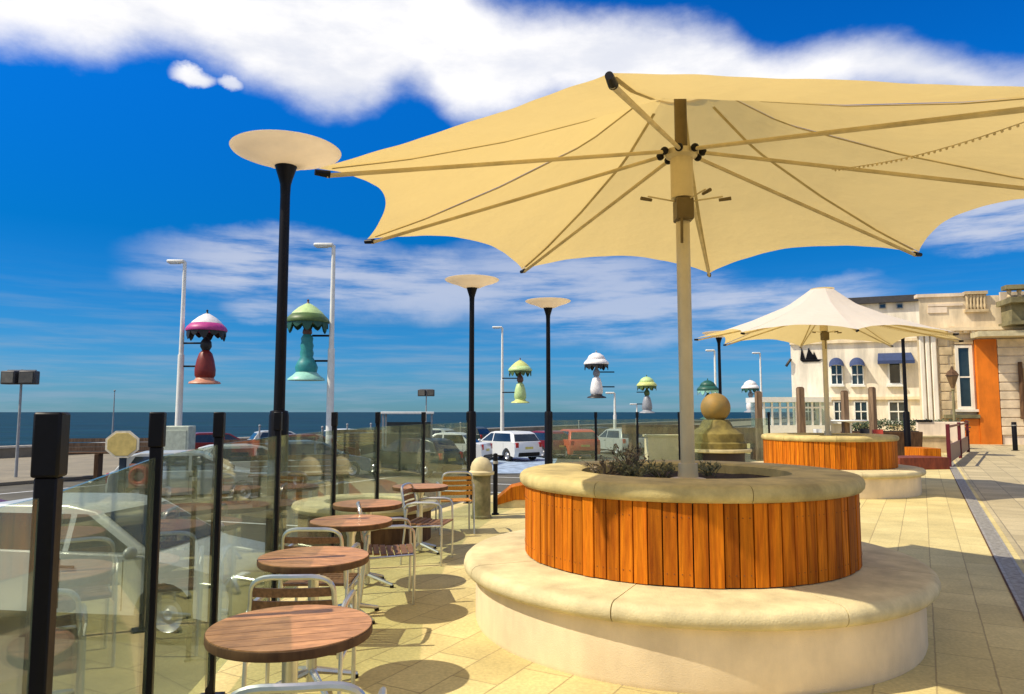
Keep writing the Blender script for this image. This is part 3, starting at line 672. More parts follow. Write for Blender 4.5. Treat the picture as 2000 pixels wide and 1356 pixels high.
# ------------------------------------------------------------------ cars
def paint(name, c): return mat(name, c, .28, .1, .6, var=.02)
def make_car(name, label, loc, rz, body_m, L_=4.0, W_=1.72, H_=1.45, hatch=True, group='cars parked beyond the terrace'):
    r = thing(name, label, 'car', loc, rz, group); h = L_ / 2; k = H_ / 1.45
    nose = [(h, .30), (h + .02, .50), (h - .03, .66), (h - .12, .76), (h - .95, .92)]
    tail = [(-h + .06, .95), (-h, .80), (-h - .02, .45), (-h + .05, .28)]
    def arch(cx): return [(cx + .36 * math.cos(a), .30 + .36 * math.sin(a)) for a in [math.pi * j / 10 for j in range(11)]]
    fx, rx = h - .75, -h + .70
    low_ = [(-h + .05, .24)] + [(x, z) for x, z in arch(rx)[::-1] if z >= .24] + [(x, z) for x, z in arch(fx)[::-1] if z >= .24] + [(h - .05, .24)]
    outline = low_ + nose + [(h - 1.0, .94), (-h + .25, .98)] + tail[:-1]
    outline = [(x, z * k if z > .6 else z) for x, z in outline]
    m = MB()
    # shell in five slices across so that the flanks curve in
    ys = [-W_ / 2, -W_ / 2 + .10, 0, W_ / 2 - .10, W_ / 2]; sh = [.972, 1, 1.004, 1, .972]; n = len(outline); vs = []
    for y, s_ in zip(ys, sh):
        for x, z in outline: vs.append((x * (s_ if abs(y) > .6 else 1), y, .30 + (z - .30) * (s_ if z > .8 else 1)))
    fs = [(j * n + i, (j + 1) * n + i, (j + 1) * n + (i + 1) % n, j * n + (i + 1) % n) for j in range(4) for i in range(n)] + [tuple(range(n)), tuple(range(4 * n, 5 * n))[::-1]]
    m.add(vs, fs); body = m.build('body', body_m, r, smooth=45)
    belt = .93 * k; top = H_
    if hatch: cab = [(-h + .12, belt), (-h + .42, top - .10), (-h + .75, top - .01), (h - 2.15, top), (h - 1.78, top - .06), (h - .98, belt)]
    else: cab = [(-h + .55, belt), (-h + 1.15, top - .08), (-h + 1.5, top - .01), (h - 2.05, top), (h - 1.75, top - .05), (h - .98, belt)]
    inset = lambda z: .05 + .16 * (z - belt) / (top - belt)
    n = len(cab); vs = [(x, s_ * (W_ / 2 - inset(z)), z) for s_ in (-1, 1) for x, z in cab]
    MB().add(vs, [tuple(range(n))[::-1], tuple(range(n, 2 * n))] + [(i, (i + 1) % n, n + (i + 1) % n, n + i) for i in range(n)]).build('roof', body_m, body, bevel=.03, seg=3, smooth=50)
    def side(x0, x1, z0, z1, x2, x3, s_):
        q = [(x0, z0), (x1, z0), (x2, z1), (x3, z1)]
        return [(x, s_ * (W_ / 2 - inset(z) + .006), z) for x, z in q]
    z0, z1 = belt + .03, top - .10
    lx = cab[0][0]; 
    for s_ in (-1, 1):
        a = side(lx + .30, -.12, z0, z1, -.12, lx + .52, s_); b = side(-.04, h - 1.18, z0, z1, h - 1.86, -.04, s_)
        for nm, q in (('side_window', a), ('side_window', b)): MB().add(q, [(0, 1, 2, 3)]).build(nm, darkgl, r, smooth=0)
        MB().box((0.0, s_ * (W_ / 2 + .004), .80 * k), (.18, .02, .03)).build('door_handle', black, r, bevel=.004)
        MB().ball((h - 1.15, s_ * (W_ / 2 + .07), belt + .05), .09, 12, 8, (.7, 1, .75)).build('wing_mirror', body_m, r)
    def slope(p, q, t0, t1, off, name, w0, w1):
        (x0, za), (x1, zb) = p, q; xa = x0 + (x1 - x0) * t0; xb = x0 + (x1 - x0) * t1; a = za + (zb - za) * t0; b = za + (zb - za) * t1
        MB().add([(xa + off, -w0, a), (xa + off, w0, a), (xb + off, w1, b), (xb + off, -w1, b)], [(0, 1, 2, 3)]).build(name, darkgl, r, smooth=0)
    wa, wb = W_ / 2 - .11, W_ / 2 - .24
    slope(cab[-1], cab[-2], .06, .93, .012, 'windscreen', wa, wb); slope(cab[0], cab[1], .12, .92, -.012, 'rear_window', wa, wb)
    for s_ in (-1, 1):
        MB().box((h - .06, s_ * (W_ / 2 - .25), .66 * k), (.14, .30, .13)).build('headlight', headl, r, bevel=.03)
        MB().box((-h + .05, s_ * (W_ / 2 - .15), .80 * k), (.12, .18, .26)).build('tail_light', lampred, r, bevel=.02)
    sm = MB()
    for s_ in (-1, 1):
        for xx in (-.09, h - 1.28, -h + .98): sm.box((xx, s_ * (W_ / 2 + .0005), .62 * k), (.010, .004, .54 * k))
        sm.box((0, s_ * (W_ / 2 + .001), .27), (L_ * .48, .006, .07))
    sm.build('door_seams', black, body, smooth=0)
    MB().box((h + .0, 0, .42), (.06, .95, .16)).build('grille', black, r, bevel=.02)
    MB().box((-h + .0, 0, .36), (.10, 1.35, .20)).build('rear_bumper', black, r, bevel=.03)
    MB().box((-h - .012, 0, .66 * k), (.02, .50, .11)).build('number_plate', mat('plate_yellow', (.6, .5, .12), .5), r)
    for x in (fx, rx):
        for s_ in (-1, 1):
            wv = MB().lathe([(.18, -.10), (.27, -.10), (.305, -.07), (.31, 0), (.305, .07), (.27, .10), (.18, .10)], n=28, close=True); M = Matrix.Rotation(R(90), 4, 'X')
            wv.v = [tuple(M @ Vector(v) + Vector((x, s_ * (W_ / 2 - .12), .31))) for v in wv.v]; wh = wv.build('wheel', rubber, r)
            rv = MB().lathe([(0, .05), (.05, .075), (.10, .04), (.17, .07), (.19, .09), (.19, -.02), (0, -.02)], n=20); rv.v = [tuple(Matrix.Rotation(R(-90 * s_), 4, 'X') @ Vector(v) + Vector((x, s_ * (W_ / 2 - .11), .31))) for v in rv.v]; rv.build('rim', chrome, wh)
    return r
silver = paint('white_car_paint', (.70, .72, .72)); nearsilver = paint('silver_car_paint', (.58, .60, .58)); redp = paint('red_car_paint', (.16, .008, .010)); orangep = paint('orange_red_car_paint', (.55, .08, .03)); greyc = paint('silver_grey_car_paint', (.42, .45, .45)); maroon = paint('maroon_car_paint', (.16, .006, .016)); darkc = paint('dark_green_car_paint', (.02, .035, .03)); bluec = paint('slate_blue_car_paint', (.10, .16, .24))
make_car('parked_car', 'pale silver hatchback seen side on through the two nearest glass panes', (XD(275, 8.6) - .42, 9.05, ROAD), R(-8), nearsilver, 3.9, 1.65, 1.44)
make_car('parked_car', 'white hatchback showing its rear, between the second and third lamp posts', (XD(985, 38), 38.8, ROAD), R(128), silver, 4.1, 1.8, 1.5)
make_car('parked_car', 'maroon car tucked beside the white hatchback behind the third lamp post', (XD(1062, 41.5), 41.5, ROAD), R(118), maroon, 4.0, 1.75, 1.45)
make_car('parked_car', 'orange red car right of the third lamp post', (XD(1118, 41), 41, ROAD), R(105), orangep, 3.9, 1.75, 1.55)
make_car('parked_car', 'white saloon with a dark side window left of the second lamp post', (XD(873, 36), 36, ROAD), R(165), silver, 4.2, 1.7, 1.5, False)
make_car('parked_car', 'dark red car at the left edge beyond the nearest post', (-10.3, 12.6, ROAD), R(4), redp, 4.1, 1.7, 1.45)
make_car('parked_car', 'silver grey car on the road behind the third glass post', (XD(372, 20), 20.5, ROAD), R(20), greyc, 4.1, 1.7, 1.42)
make_car('parked_car', 'silver hatchback just right of the fourth post of the further screen', (XD(1205, 44), 44, ROAD), R(112), greyc, 4.0, 1.75, 1.5)
make_car('parked_car', 'dark car under the white roofed shelter', (XD(800, 29), 29.5, ROAD), R(150), darkc, 4.0, 1.7, 1.45)
make_car('parked_car', 'slate blue car beyond the curved brown bench', (XD(600, 27), 28, ROAD), R(28), bluec, 4.1, 1.7, 1.42)

for px, d, rz, m, lb in ((1150, 52, 118, darkc, 'dark green hatchback right of the orange red car'), (1262, 50, 100, silver, 'white car behind the low pink wall, between two screen posts'), (1310, 56, 96, maroon, 'maroon car farthest right beyond the further screen'),
        (770, 44, 160, maroon, 'maroon car partly behind the white roofed shelter'), (690, 46, 28, silver, 'small white car above the timber bench'), (905, 52, 150, darkc, 'dark car between the white saloon and the second lamp post'),
        (440, 38, 30, redp, 'dark red car between the third glass post and the nearest lamp post'), (560, 42, 28, greyc, 'grey car right of the nearest lamp post, farthest of its row'), (728, 37, 20, darkc, 'dark green car between the fifth and sixth posts, before the timber bench'), (618, 35, 26, maroon, 'maroon car between the tallest lighting column and the nearest lamp post'), (835, 47, 158, greyc, 'silver grey car behind the seventh post, beyond the shelter'),
        (500, 24, 30, nearsilver, 'pale silver car just left of the nearest lamp post')):
    make_car('parked_car', lb, (XD(px, d), d, ROAD), R(rz), m, 4.0, 1.72, 1.45)
# ------------------------------------------------------------------ street lighting columns and lamp-shaped illuminations
def column(px, ytop, d, label, arm=-1):
    top = XZ(px, ytop, d); o = thing('lighting_column', label, 'street light', (XD(px, d), d, ROAD), 0, 'white lighting columns along the sea front'); H = top.z - ROAD
    MB().cyl((0, 0, 0), (0, 0, H * .55), .15, .13, 14).build('base_sleeve', whitep, o)
    MB().cyl((0, 0, H * .55), (0, 0, H), .10, .075, 14).build('column', whitep, o)
    hd = MB().box((arm * .38, 0, H + .02), (.75, .30, .14)).build('lamp_head', whitep, o, bevel=.05)
    MB().box((arm * .45, 0, H - .06), (.45, .22, .03)).build('lens', headl, hd)
    return o, H
def c_(n, c, r=.45): return mat('ornament_' + n, c, r, var=.1)
def ornament(px, py, d, W, name_c, cols, label, side=-1, kind=0, colpx=None):
    """a giant table lamp ornament; px,py = top of shade"""
    p = XZ(px, py, d); o = thing('lamp_ornament', label, 'ornament', (XD(px, d), d, p.z), 0, 'giant table lamp ornaments on the lighting columns')
    sh, band, frg, neck, bod, foot = cols; s = W / 1.7
    k = MB().lathe([(.02, -.05), (.12, -.08), (.35, -.22), (.58, -.42), (.64, -.50)] if kind != 2 else [(.02, -.03), (.25, -.08), (.5, -.25), (.62, -.45), (.60, -.5)], n=24)
    k.v = [(x * s, y * s, z * s) for x, y, z in k.v]; k.build('shade', sh, o, smooth=60)
    k = MB().lathe([(.64, -.50), (.80, -.66), (.86, -.78), (.84, -.84), (.6, -.80)], n=24); k.v = [(x * s, y * s, z * s) for x, y, z in k.v]; k.build('shade_band', band, o, smooth=60)
    f = MB(); nf = 48; vs = []
    for i in range(nf):
        a = 2 * math.pi * i / nf; l_ = (.08, .26, .34, .26)[i % 4] * (1.25 if (i // 4) % 2 else .8)
        for rr, zz in ((.80, -.78), (.80, -.80 - l_), (.76, -.80 - l_), (.76, -.78)): vs.append((rr * math.cos(a), rr * math.sin(a), zz))
    f.add(vs, [(4 * i + e, 4 * ((i + 1) % nf) + e, 4 * ((i + 1) % nf) + (e + 1) % 4, 4 * i + (e + 1) % 4) for i in range(nf) for e in range(4)])
    f.v = [(x * s, y * s, z * s) for x, y, z in f.v]; f.build('fringe', frg, o)
    k = MB().lathe([(.0, .12), (.05, .08), (.03, .0), (.07, -.05), (.10, -.12)], n=12); k.v = [(x * s, y * s, z * s) for x, y, z in k.v]; k.build('finial', neck, o)
    if kind == 1: np_, bp_, fp_ = [(.07, -.7), (.10, -1.0), (.17, -1.12), (.19, -1.25), (.15, -1.3)], [(.15, -1.3), (.24, -1.45), (.22, -1.6), (.26, -1.75), (.23, -1.9), (.27, -2.05), (.24, -2.2), (.36, -2.4), (.44, -2.6), (.40, -2.8)], [(.40, -2.8), (.52, -2.92), (.70, -3.05), (.72, -3.12)]
    else: np_, bp_, fp_ = [(.07, -.7), (.09, -1.1), (.22, -1.3), (.24, -1.5), (.16, -1.65)], [(.14, -1.65), (.27, -1.8), (.36, -2.1), (.43, -2.5), (.42, -2.75), (.36, -2.85)], [(.36, -2.85), (.42, -2.95), (.62, -3.02), (.66, -3.10), (.3, -3.12)]
    for nm, pr, m in (('stem', np_, neck), ('vase', bp_, bod), ('foot', fp_, foot)):
        k = MB().lathe(pr, n=24); k.v = [(x * s, y * s, z * s) for x, y, z in k.v]; k.build(nm, m, o, smooth=50)
    if colpx:
        dx = XD(colpx, d) - XD(px, d)
        for z in (-1.35, -2.35): MB().cyl((.2 * s * (1 if dx > 0 else -1), 0, z * s), (dx, 0, z * s), .04, n=8).build('bracket', black, o)
    return o
o1, h1 = column(352, 512, 31.5, 'white lighting column at far left holding the red lamp ornament')
o2, h2 = column(646, 480, 28, 'tallest white lighting column, right of the green lamp ornament')
column(981, 640, 55, 'pale lighting column between the second and third lamp posts')
column(1200, 768, 62, 'short pale column below the white lamp ornament', -1)
column(1397, 685, 62, 'pale lighting column beside the slender black lamp post', -1)
column(1243, 790, 80, 'faint pale column under the lime green ornament', -1)
column(1486, 690, 70, 'thin pale column left of the conservatory', -1)
mag = c_('magenta', (.48, .05, .24)); blk = c_('black', (.02, .02, .02)); wht = c_('white', (.82, .80, .80)); pink = c_('crimson', (.62, .05, .16)); dred = c_('dark_red', (.20, .02, .015)); salm = c_('salmon', (.55, .25, .16)); lime = c_('pale_green', (.50, .68, .30)); olive = c_('olive', (.08, .14, .04)); brown = c_('brown', (.16, .08, .06)); teal = c_('teal', (.03, .26, .27)); aqua = c_('aqua', (.30, .62, .52)); ylw = c_('yellow_green', (.58, .64, .22)); gry = c_('grey', (.28, .30, .34)); dgreen = c_('dark_green', (.02, .10, .07)); orng = c_('orange', (.45, .22, .05))
ornament(400, 610, 31.5, 1.7, '', (wht, mag, blk, blk, dred, salm), 'lamp ornament with crimson and white shade over a dark red vase', colpx=352)
ornament(598, 590, 28, 1.65, '', (lime, olive, dgreen, brown, teal, aqua), 'lamp ornament with pale green shade on a teal stem', kind=1, colpx=646)
ornament(1016, 702, 52, 1.7, '', (ylw, lime, olive, brown, lime, ylw), 'yellow green lamp ornament beside the second black lamp post', colpx=981)
ornament(1165, 688, 48, 1.65, '', (wht, wht, blk, gry, wht, blk), 'lamp ornament with white domed shade and grey stem', colpx=1200, kind=2)
ornament(1263, 735, 62, 1.7, '', (lime, ylw, olive, olive, gry, gry), 'smallest lime green lamp ornament left of the parasol mast', colpx=1243, kind=2)
ornament(1382, 742, 58, 1.7, '', (dgreen, dgreen, aqua, dgreen, dgreen, dgreen), 'dark green lamp ornament rising behind the stone ball', colpx=1397, kind=2)
ornament(1465, 742, 66, 1.6, '', (wht, wht, dgreen, gry, wht, gry), 'pale lamp ornament left of the timber posts', colpx=1486, kind=2)

def flood(px, ytop, d, label, s_=1.0):
    p = XZ(px, ytop, d); H = p.z - ROAD; o = thing('floodlight_mast', label, 'floodlight', (XD(px, d), d, ROAD), 0, 'floodlight masts on the promenade')
    MB().cyl((0, 0, 0), (0, 0, H), .07 * s_, .05 * s_, 12).build('mast', greyp, o)
    MB().box((0, 0, H - .05), (1.3 * s_, .08, .08)).build('crossbar', greyp, o)
    for k in (-1, 1):
        h = MB().box((k * .42 * s_, -.08, H - .38 * s_), (.72 * s_, .36, .62 * s_), R(8 * k)).build('flood_lamp', mat('flood_case', (.05, .05, .055), .5), o, bevel=.04)
        MB().box((k * .42 * s_, -.275, H - .38 * s_), (.58 * s_, .03, .48 * s_), R(8 * k)).build('lens', mat('flood_lens', (.14, .13, .11), .3), h)
    return o
flood(42, 722, 27, 'twin floodlight mast at the left edge of the view', .8); flood(833, 760, 66, 'small distant twin floodlight mast behind the fifth post', .95)

# ------------------------------------------------------------------ promenade furniture seen through the glass
conc = MATS['pale_concrete']
sg = thing('notice_board', 'pale yellow eight sided notice board on a dark post beyond the nearest glass', 'sign', (XD(245, 19), 19, ROAD))
p = XZ(245, 868, 19); hz = p.z - ROAD
oct_ = [(.40 * math.cos(a) * 1.02, hz + .32 * math.sin(a)) for a in [math.pi / 8 + k * math.pi / 4 for k in range(8)]]
MB().sideprism(oct_, -.03, .03).build('board', mat('notice_yellow', (.62, .48, .16), .6, var=.12), sg, bevel=.01)
oct2 = [(x * 1.14, hz + (z - hz) * 1.16) for x, z in oct_]; MB().sideprism(oct2, -.022, .02).build('board_frame', mat('notice_cream', (.72, .66, .5), .6), sg)
MB().box((0, .06, hz / 2), (.16, .08, hz)).build('post', mat('navy_post', (.02, .04, .06), .5), sg, bevel=.01)
ms = thing('flag_mast', 'thin mast rising above the yellow notice board', 'mast', (XD(225, 60), 60, ROAD)); MB().cyl((0, 0, 0), (0, 0, 4.2), .09, .03, 8).build('pole', greyp, ms); MB().ball((0, 0, 4.22), .08, 10, 8).build('finial', greyp, ms)
lb_ = thing('lifebuoy_stand', 'orange red lifebuoy on a short stand beside the second glass post', 'lifebuoy', (XD(283, 16), 16, ROAD)); z_ = XZ(283, 930, 16).z - ROAD
MB().tube([(.17 * math.cos(a), -.06, z_ + .17 * math.sin(a)) for a in [2 * math.pi * k / 24 for k in range(24)]], .06, 8, True).build('ring', mat('buoy_red', (.50, .07, .03), .5), lb_)
MB().box((0, .03, z_), (.52, .05, .52)).build('backboard', mat('buoy_board', (.42, .20, .12), .6), lb_); MB().box((0, .08, z_ / 2), (.08, .06, z_)).build('post', darkwood, lb_)
def bench(px, py, d, Wd, label, hh=.95):
    p = XZ(px, py, d); o = thing('promenade_bench', label, 'bench', (XD(px, d), d, ROAD + .0), R(14), 'dark timber benches on the promenade')
    m = MB()
    for k in range(3): m.box((0, -.18 + .18 * k, hh - .35), (Wd, .15, .05))
    m.build('seat', darkwood, o, smooth=0)
    m = MB()
    for k in range(3): m.box((0, .30 + .03 * k, hh - .22 + .16 * k), (Wd, .04, .13))
    m.build('backrest', timber, o, smooth=0)
    for s_ in (-.42, 0, .42): MB().box((s_ * Wd, .02, (hh - .38) / 2), (.14, .6, hh - .38)).build('leg', darkwood, o, bevel=.01)
    return o
bench(200, 905, 27, 3.6, 'dark timber bench behind the yellow notice board', 1.35); bench(700, 880, 34, 2.6, 'timber bench between the fifth and sixth posts', 1.5); bench(470, 900, 27, 1.8, 'short timber bench behind the nearest lamp post', 1.3)
bench(590, 915, 20, 2.6, 'long timber bench right of the nearest lamp post', 1.15)
kb = thing('service_cabinet', 'pale green service cabinet at the foot of the left lighting column', 'cabinet', (XD(355, 26), 26, ROAD))
MB().box((0, 0, 1.0), (.9, .6, 2.0)).build('case', mat('pale_green_paint', (.50, .56, .46), .6), kb, bevel=.03); MB().box((0, -.31, 1.0), (.74, .02, 1.7)).build('door', mat('pale_green_door', (.44, .50, .42), .6), kb, bevel=.005); MB().box((.28, -.335, 1.05), (.04, .03, .14)).build('handle', black, kb)
shl = thing('shelter', 'open promenade shelter with a flat white roof, left of the fifth post', 'shelter', (XD(795, 31), 31.5, ROAD), R(6))
MB().box((0, 0, 2.45), (2.2, 2.0, .10)).build('roof', whitep, shl, bevel=.02)
for a, b in ((-1, -.9), (1, -.9), (-1, .9), (1, .9)): MB().box((a * 1.0, b, 1.2), (.08, .08, 2.4)).build('post', greyp, shl)
MB().box((0, .93, 1.25), (1.9, .03, 1.6)).build('back_panel', mat('shelter_back', (.09, .10, .10), .4), shl)
MB().box((0, .6, .5), (1.7, .35, .06)).build('seat', darkwood, shl)
for (px, py, d, w_, h_, lb2) in ((730, 868, 40, 2.6, 1.5, 'olive clump of shore grass beyond the timber bench'),):
    b = MB()
    for i in range(420):
        p = Vector((random.gauss(0, w_ * .4), random.gauss(0, .5), 0)); hgt = h_ * random.uniform(.2, .7); q_ = Vector((random.uniform(-.25, .25), random.uniform(-.1, .1), hgt))
        b.add([p + Vector((-.03, 0, 0)), p + Vector((.03, 0, 0)), p + q_], [(0, 1, 2)])
    g_ = b.build('grass_clump', sage, smooth=0, recalc=False); g_.location = (XD(px, d), d, ROAD + .0); tag(g_, lb2, 'plant')
# slim posts along the seaward kerb
pb = thing('marker_post', 'slim grey marker post on the promenade, first of the row', 'post', (0, 0, ROAD), 0, 'slim grey marker posts along the promenade')
MB().cyl((0, 0, 0), (0, 0, 1.6), .05, .045, 10).build('shaft', greyp, pb); MB().ball((0, 0, 1.62), .07, 10, 8).build('finial', greyp, pb)
first = True
for px, d, lb2 in ((680, 44, 'slim grey marker post at the left end of the shore grass'), (726, 46, 'slim grey marker post at the right end of the shore grass'), (510, 40, 'slim grey marker post just left of the nearest lamp post'), (632, 36, 'slim grey marker post just left of the tallest lighting column'), (900, 50, 'slim grey marker post left of the second lamp post'), (1130, 60, 'slim grey marker post behind the orange red car')):
    if first: pb.location = (XD(px, d), d, ROAD + .12); pb['label'] = lb2; first = False
    else: dup(pb, (XD(px, d), d, ROAD + .12), 0, lb2)

# ------------------------------------------------------------------ buildings
cream = mat('cream_facade', (.84, .70, .48), .8, var=.07, vscale=1.2, bump=.2); pinkish = mat('pale_pink_facade', (.84, .70, .54), .8, var=.08, vscale=1); buff = mat('buff_stone', (.72, .56, .33), .85, var=.15, vscale=2, bump=.3)
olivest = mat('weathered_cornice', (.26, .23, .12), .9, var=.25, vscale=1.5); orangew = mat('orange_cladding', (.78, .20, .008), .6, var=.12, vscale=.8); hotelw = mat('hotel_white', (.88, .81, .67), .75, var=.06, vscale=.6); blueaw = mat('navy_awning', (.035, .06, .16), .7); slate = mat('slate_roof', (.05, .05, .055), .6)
for m_ in (cream, pinkish, buff, hotelw): weather(m_, (1, 1, .18), 1.6, .74, 1.05, (.36, .58))
weather(orangew, (1, 1, .2), 2, .8, 1.05)
def window(par_, x0, x1, z0, z1, y, fm=whitep, bars=(1,), vb=0, fw=.09, sill=True):
    f = MB(); dy = .10
    f.bx(x0 - fw, x0, y - dy, y, z0 - fw, z1 + fw); f.bx(x1, x1 + fw, y - dy, y, z0 - fw, z1 + fw); f.bx(x0, x1, y - dy, y, z1, z1 + fw); f.bx(x0, x1, y - dy, y, z0 - fw, z0)
    for b in range(1, bars[0] + 1): zz = z0 + (z1 - z0) * b / (bars[0] + 1); f.bx(x0, x1, y - dy * .8, y, zz - .035, zz + .035)
    for b in range(1, vb + 1): xx = x0 + (x1 - x0) * b / (vb + 1); f.bx(xx - .03, xx + .03, y - dy * .7, y, z0, z1)
    w_ = f.build('window', fm, par_, smooth=0); MB().bx(x0, x1, y - .03, y - .01, z0, z1).build('pane', darkgl, w_, smooth=0)
    if sill: MB().bx(x0 - fw * 2, x1 + fw * 2, y - .22, y + .01, z0 - fw - .12, z0 - fw).build('sill', fm, w_, smooth=0)
    return w_
def pivot(o, p, ang):
    """turn a building built square-on about its front left corner"""
    c, s_ = math.cos(ang), math.sin(ang); o.location = (p[0] - (c * p[0] - s_ * p[1]), p[1] - (s_ * p[0] + c * p[1]), 0); o.rotation_euler = (0, 0, ang)
class Face:
    def __init__(s, p, ang): s.p = p; s.a = ang; s.d = (math.cos(ang), math.sin(ang))
    def x(s, px):
        k = (px - 1000) / FPX; t_ = (s.p[1] * k - s.p[0]) / (s.d[0] - s.d[1] * k); return s.p[0] + t_
    def z(s, px, py): return XZ(px, py, s.p[1] + (s.x(px) - s.p[0]) * s.d[1]).z
YB = 36; PF = Face((20.0, YB), R(-13.5)); PX = PF.x; PZ = PF.z
pv = thing('pavilion_building', 'cream stone seafront pavilion with orange panel, tall window and balustraded parapet at the right', 'building')
xe = PX(2000) + 14; zc_ = PZ(1850, 640); zt_ = PZ(1830, 574); xw = PX(1956)
m_ = MB(); m_.prism([(20.0, YB), (xe, YB), (xe, 50), (29, 50)], 0, zc_); m_.build('wall', cream, pv, smooth=0)
m_ = MB(); m_.prism([(20.2, YB + .12), (xe, YB + .12), (xe, 49), (29, 49)], zc_ + .002, zt_ - .16); m_.build('parapet_wall', cream, pv, smooth=0)
m_ = MB(); m_.bx(19.8, xe, YB - .36, YB - .002, zc_ - .20, zc_ - .04); m_.bx(19.9, xe, YB - .20, YB - .002, zc_ - .32, zc_ - .20); m_.build('cornice', render_w, pv, smooth=0)
m_ = MB(); m_.bx(20.1, PX(1893), YB + .02, YB + .5, zt_ - .158, zt_); m_.bx(20.6, PX(1890), YB + .06, YB + .118, zt_ - .62, zt_ - .50); m_.bx(PX(1820), PX(1858), YB + .07, YB + .118, zt_ - .95, zt_ - .66); m_.build('parapet_cap', pinkish, pv, smooth=0)
m_ = MB(); xa, xb = PX(1893), PX(1938); zb_ = PZ(1915, 604); zt2 = PZ(1915, 571)
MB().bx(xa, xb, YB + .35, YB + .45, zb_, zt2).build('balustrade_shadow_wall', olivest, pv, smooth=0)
for i in range(6): x = xa + .12 + i * (xb - xa - .24) / 5; m_.lathe([(.05, zb_), (.09, zb_ + .12), (.05, zb_ + .3), (.09, zt2 - .12), (.05, zt2 - .10)], (x, YB + .05, 0), 10)
m_.bx(xa, xb, YB - .08, YB + .34, zt2 - .10, zt2 + .05); m_.bx(xa - .02, xb, YB - .05, YB + .115, zb_ - .14, zb_); m_.build('balustrade', buff, pv)
m_ = MB()
for i in range(11): w_ = .62 if i % 2 else .42; m_.bx(PX(1834), PX(1834) + w_, YB - .07, YB - .002, .35 + i * .44, .35 + i * .44 + .39)
m_.build('quoins', buff, pv, bevel=.02, smooth=0)
m_ = MB()
for a, b in ((1798, 1806), (1809, 1817), (1820, 1830)): m_.bx(PX(a), PX(b), YB - .16, YB - .002, 0, zc_ - .33)
m_.build('pilaster', hotelw, pv, bevel=.03, smooth=0)
m_ = MB()
for i in range(int((PX(1950) - 19.9) / .34)): m_.bx(19.95 + i * .34, 19.95 + i * .34 + .15, YB - .30, YB - .21, zc_ - .31, zc_ - .21)
m_.build('dentils', render_w, pv, smooth=0)
m_ = MB()
for i in range(9): m_.bx(PX(1858), PX(1870), YB - .035, YB - .002, 1.6 + i * .46, 1.6 + i * .46 + .42)
m_.bx(PX(1866), PX(1902), YB - .14, YB - .002, PZ(1883, 672), PZ(1883, 664)); m_.build('window_surround', buff, pv, smooth=0)
MB().bx(PX(1905), PX(1945), YB - .32, YB - .002, 0, PZ(1920, 664)).build('orange_panel', orangew, pv, smooth=0)
MB().bx(PX(1868), PX(1905) - .01, YB - .26, YB - .002, 0, PZ(1890, 818)).build('orange_plinth', orangew, pv, smooth=0)
MB().bx(PX(1838), PX(1905) - .01, YB - .40, YB - .002, PZ(1890, 817), PZ(1890, 810)).build('plinth_cap', olivest, pv, smooth=0)
window(pv, PX(1873), PX(1894), PZ(1883, 794), PZ(1883, 680), YB - .002, hotelw, (1,), 0, .14)
XR = PX(1948); zw = PZ(1970, 662)
MB().bx(XR, xe, YB - .25, YB - .003, 0, zw).build('wing_wall', pinkish, pv, smooth=0)
m_ = MB()
for i in range(11): m_.bx(XR - .04, xe, YB - .31, YB - .255, .45 + i * .42, .45 + i * .42 + .37)
m_.build('rustication', mat('pale_rustic_stone', (.80, .65, .45), .85, var=.15, vscale=2, bump=.3), pv, bevel=.02, smooth=0)
z1 = PZ(1970, 640); z2 = PZ(1975, 600); z3 = PZ(1975, 590); z4 = PZ(1975, 568)
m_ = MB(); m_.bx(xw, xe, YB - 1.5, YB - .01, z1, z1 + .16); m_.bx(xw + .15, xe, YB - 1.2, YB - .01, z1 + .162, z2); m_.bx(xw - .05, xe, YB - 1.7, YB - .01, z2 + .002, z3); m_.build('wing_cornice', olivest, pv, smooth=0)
m_ = MB()
for i in range(14): x = xw + .2 + i * .42; m_.lathe([(.07, z3), (.12, z3 + .12), (.06, z3 + .25), (.11, z4 - .16), (.07, z4 - .1)], (x, YB - .9, 0), 10)
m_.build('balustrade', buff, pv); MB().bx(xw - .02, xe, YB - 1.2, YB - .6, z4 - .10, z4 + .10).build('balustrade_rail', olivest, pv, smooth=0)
MB().bx(xw, xe, YB - .45, YB - .3, z3, z4 - .12).build('parapet_back', pinkish, pv, smooth=0)
MB().bx(PX(1895), xe, YB - 1.35, YB - .33, PZ(1930, 662), PZ(1930, 652)).build('door_canopy', mat('canopy_cream', (.6, .52, .32), .7), pv, smooth=0)
MB().cyl((PX(1986), YB - .45, 1.2), (PX(1986), YB - .45, 3.9), .11, .09, 10).build('downpipe', darkwood, pv)
MB().bx(PX(1992), PX(1992) + 1.2, YB - .40, YB - .32, 0, 3.6).build('door', mat('tan_door', (.42, .28, .12), .6), pv, smooth=0)
for i in range(3): window(pv, xw + 4.2 + i * 3.2, xw + 5.3 + i * 3.2, 1.6, 4.2, YB - .32, hotelw, (1,), 1, .14)
pivot(pv, PF.p, PF.a)

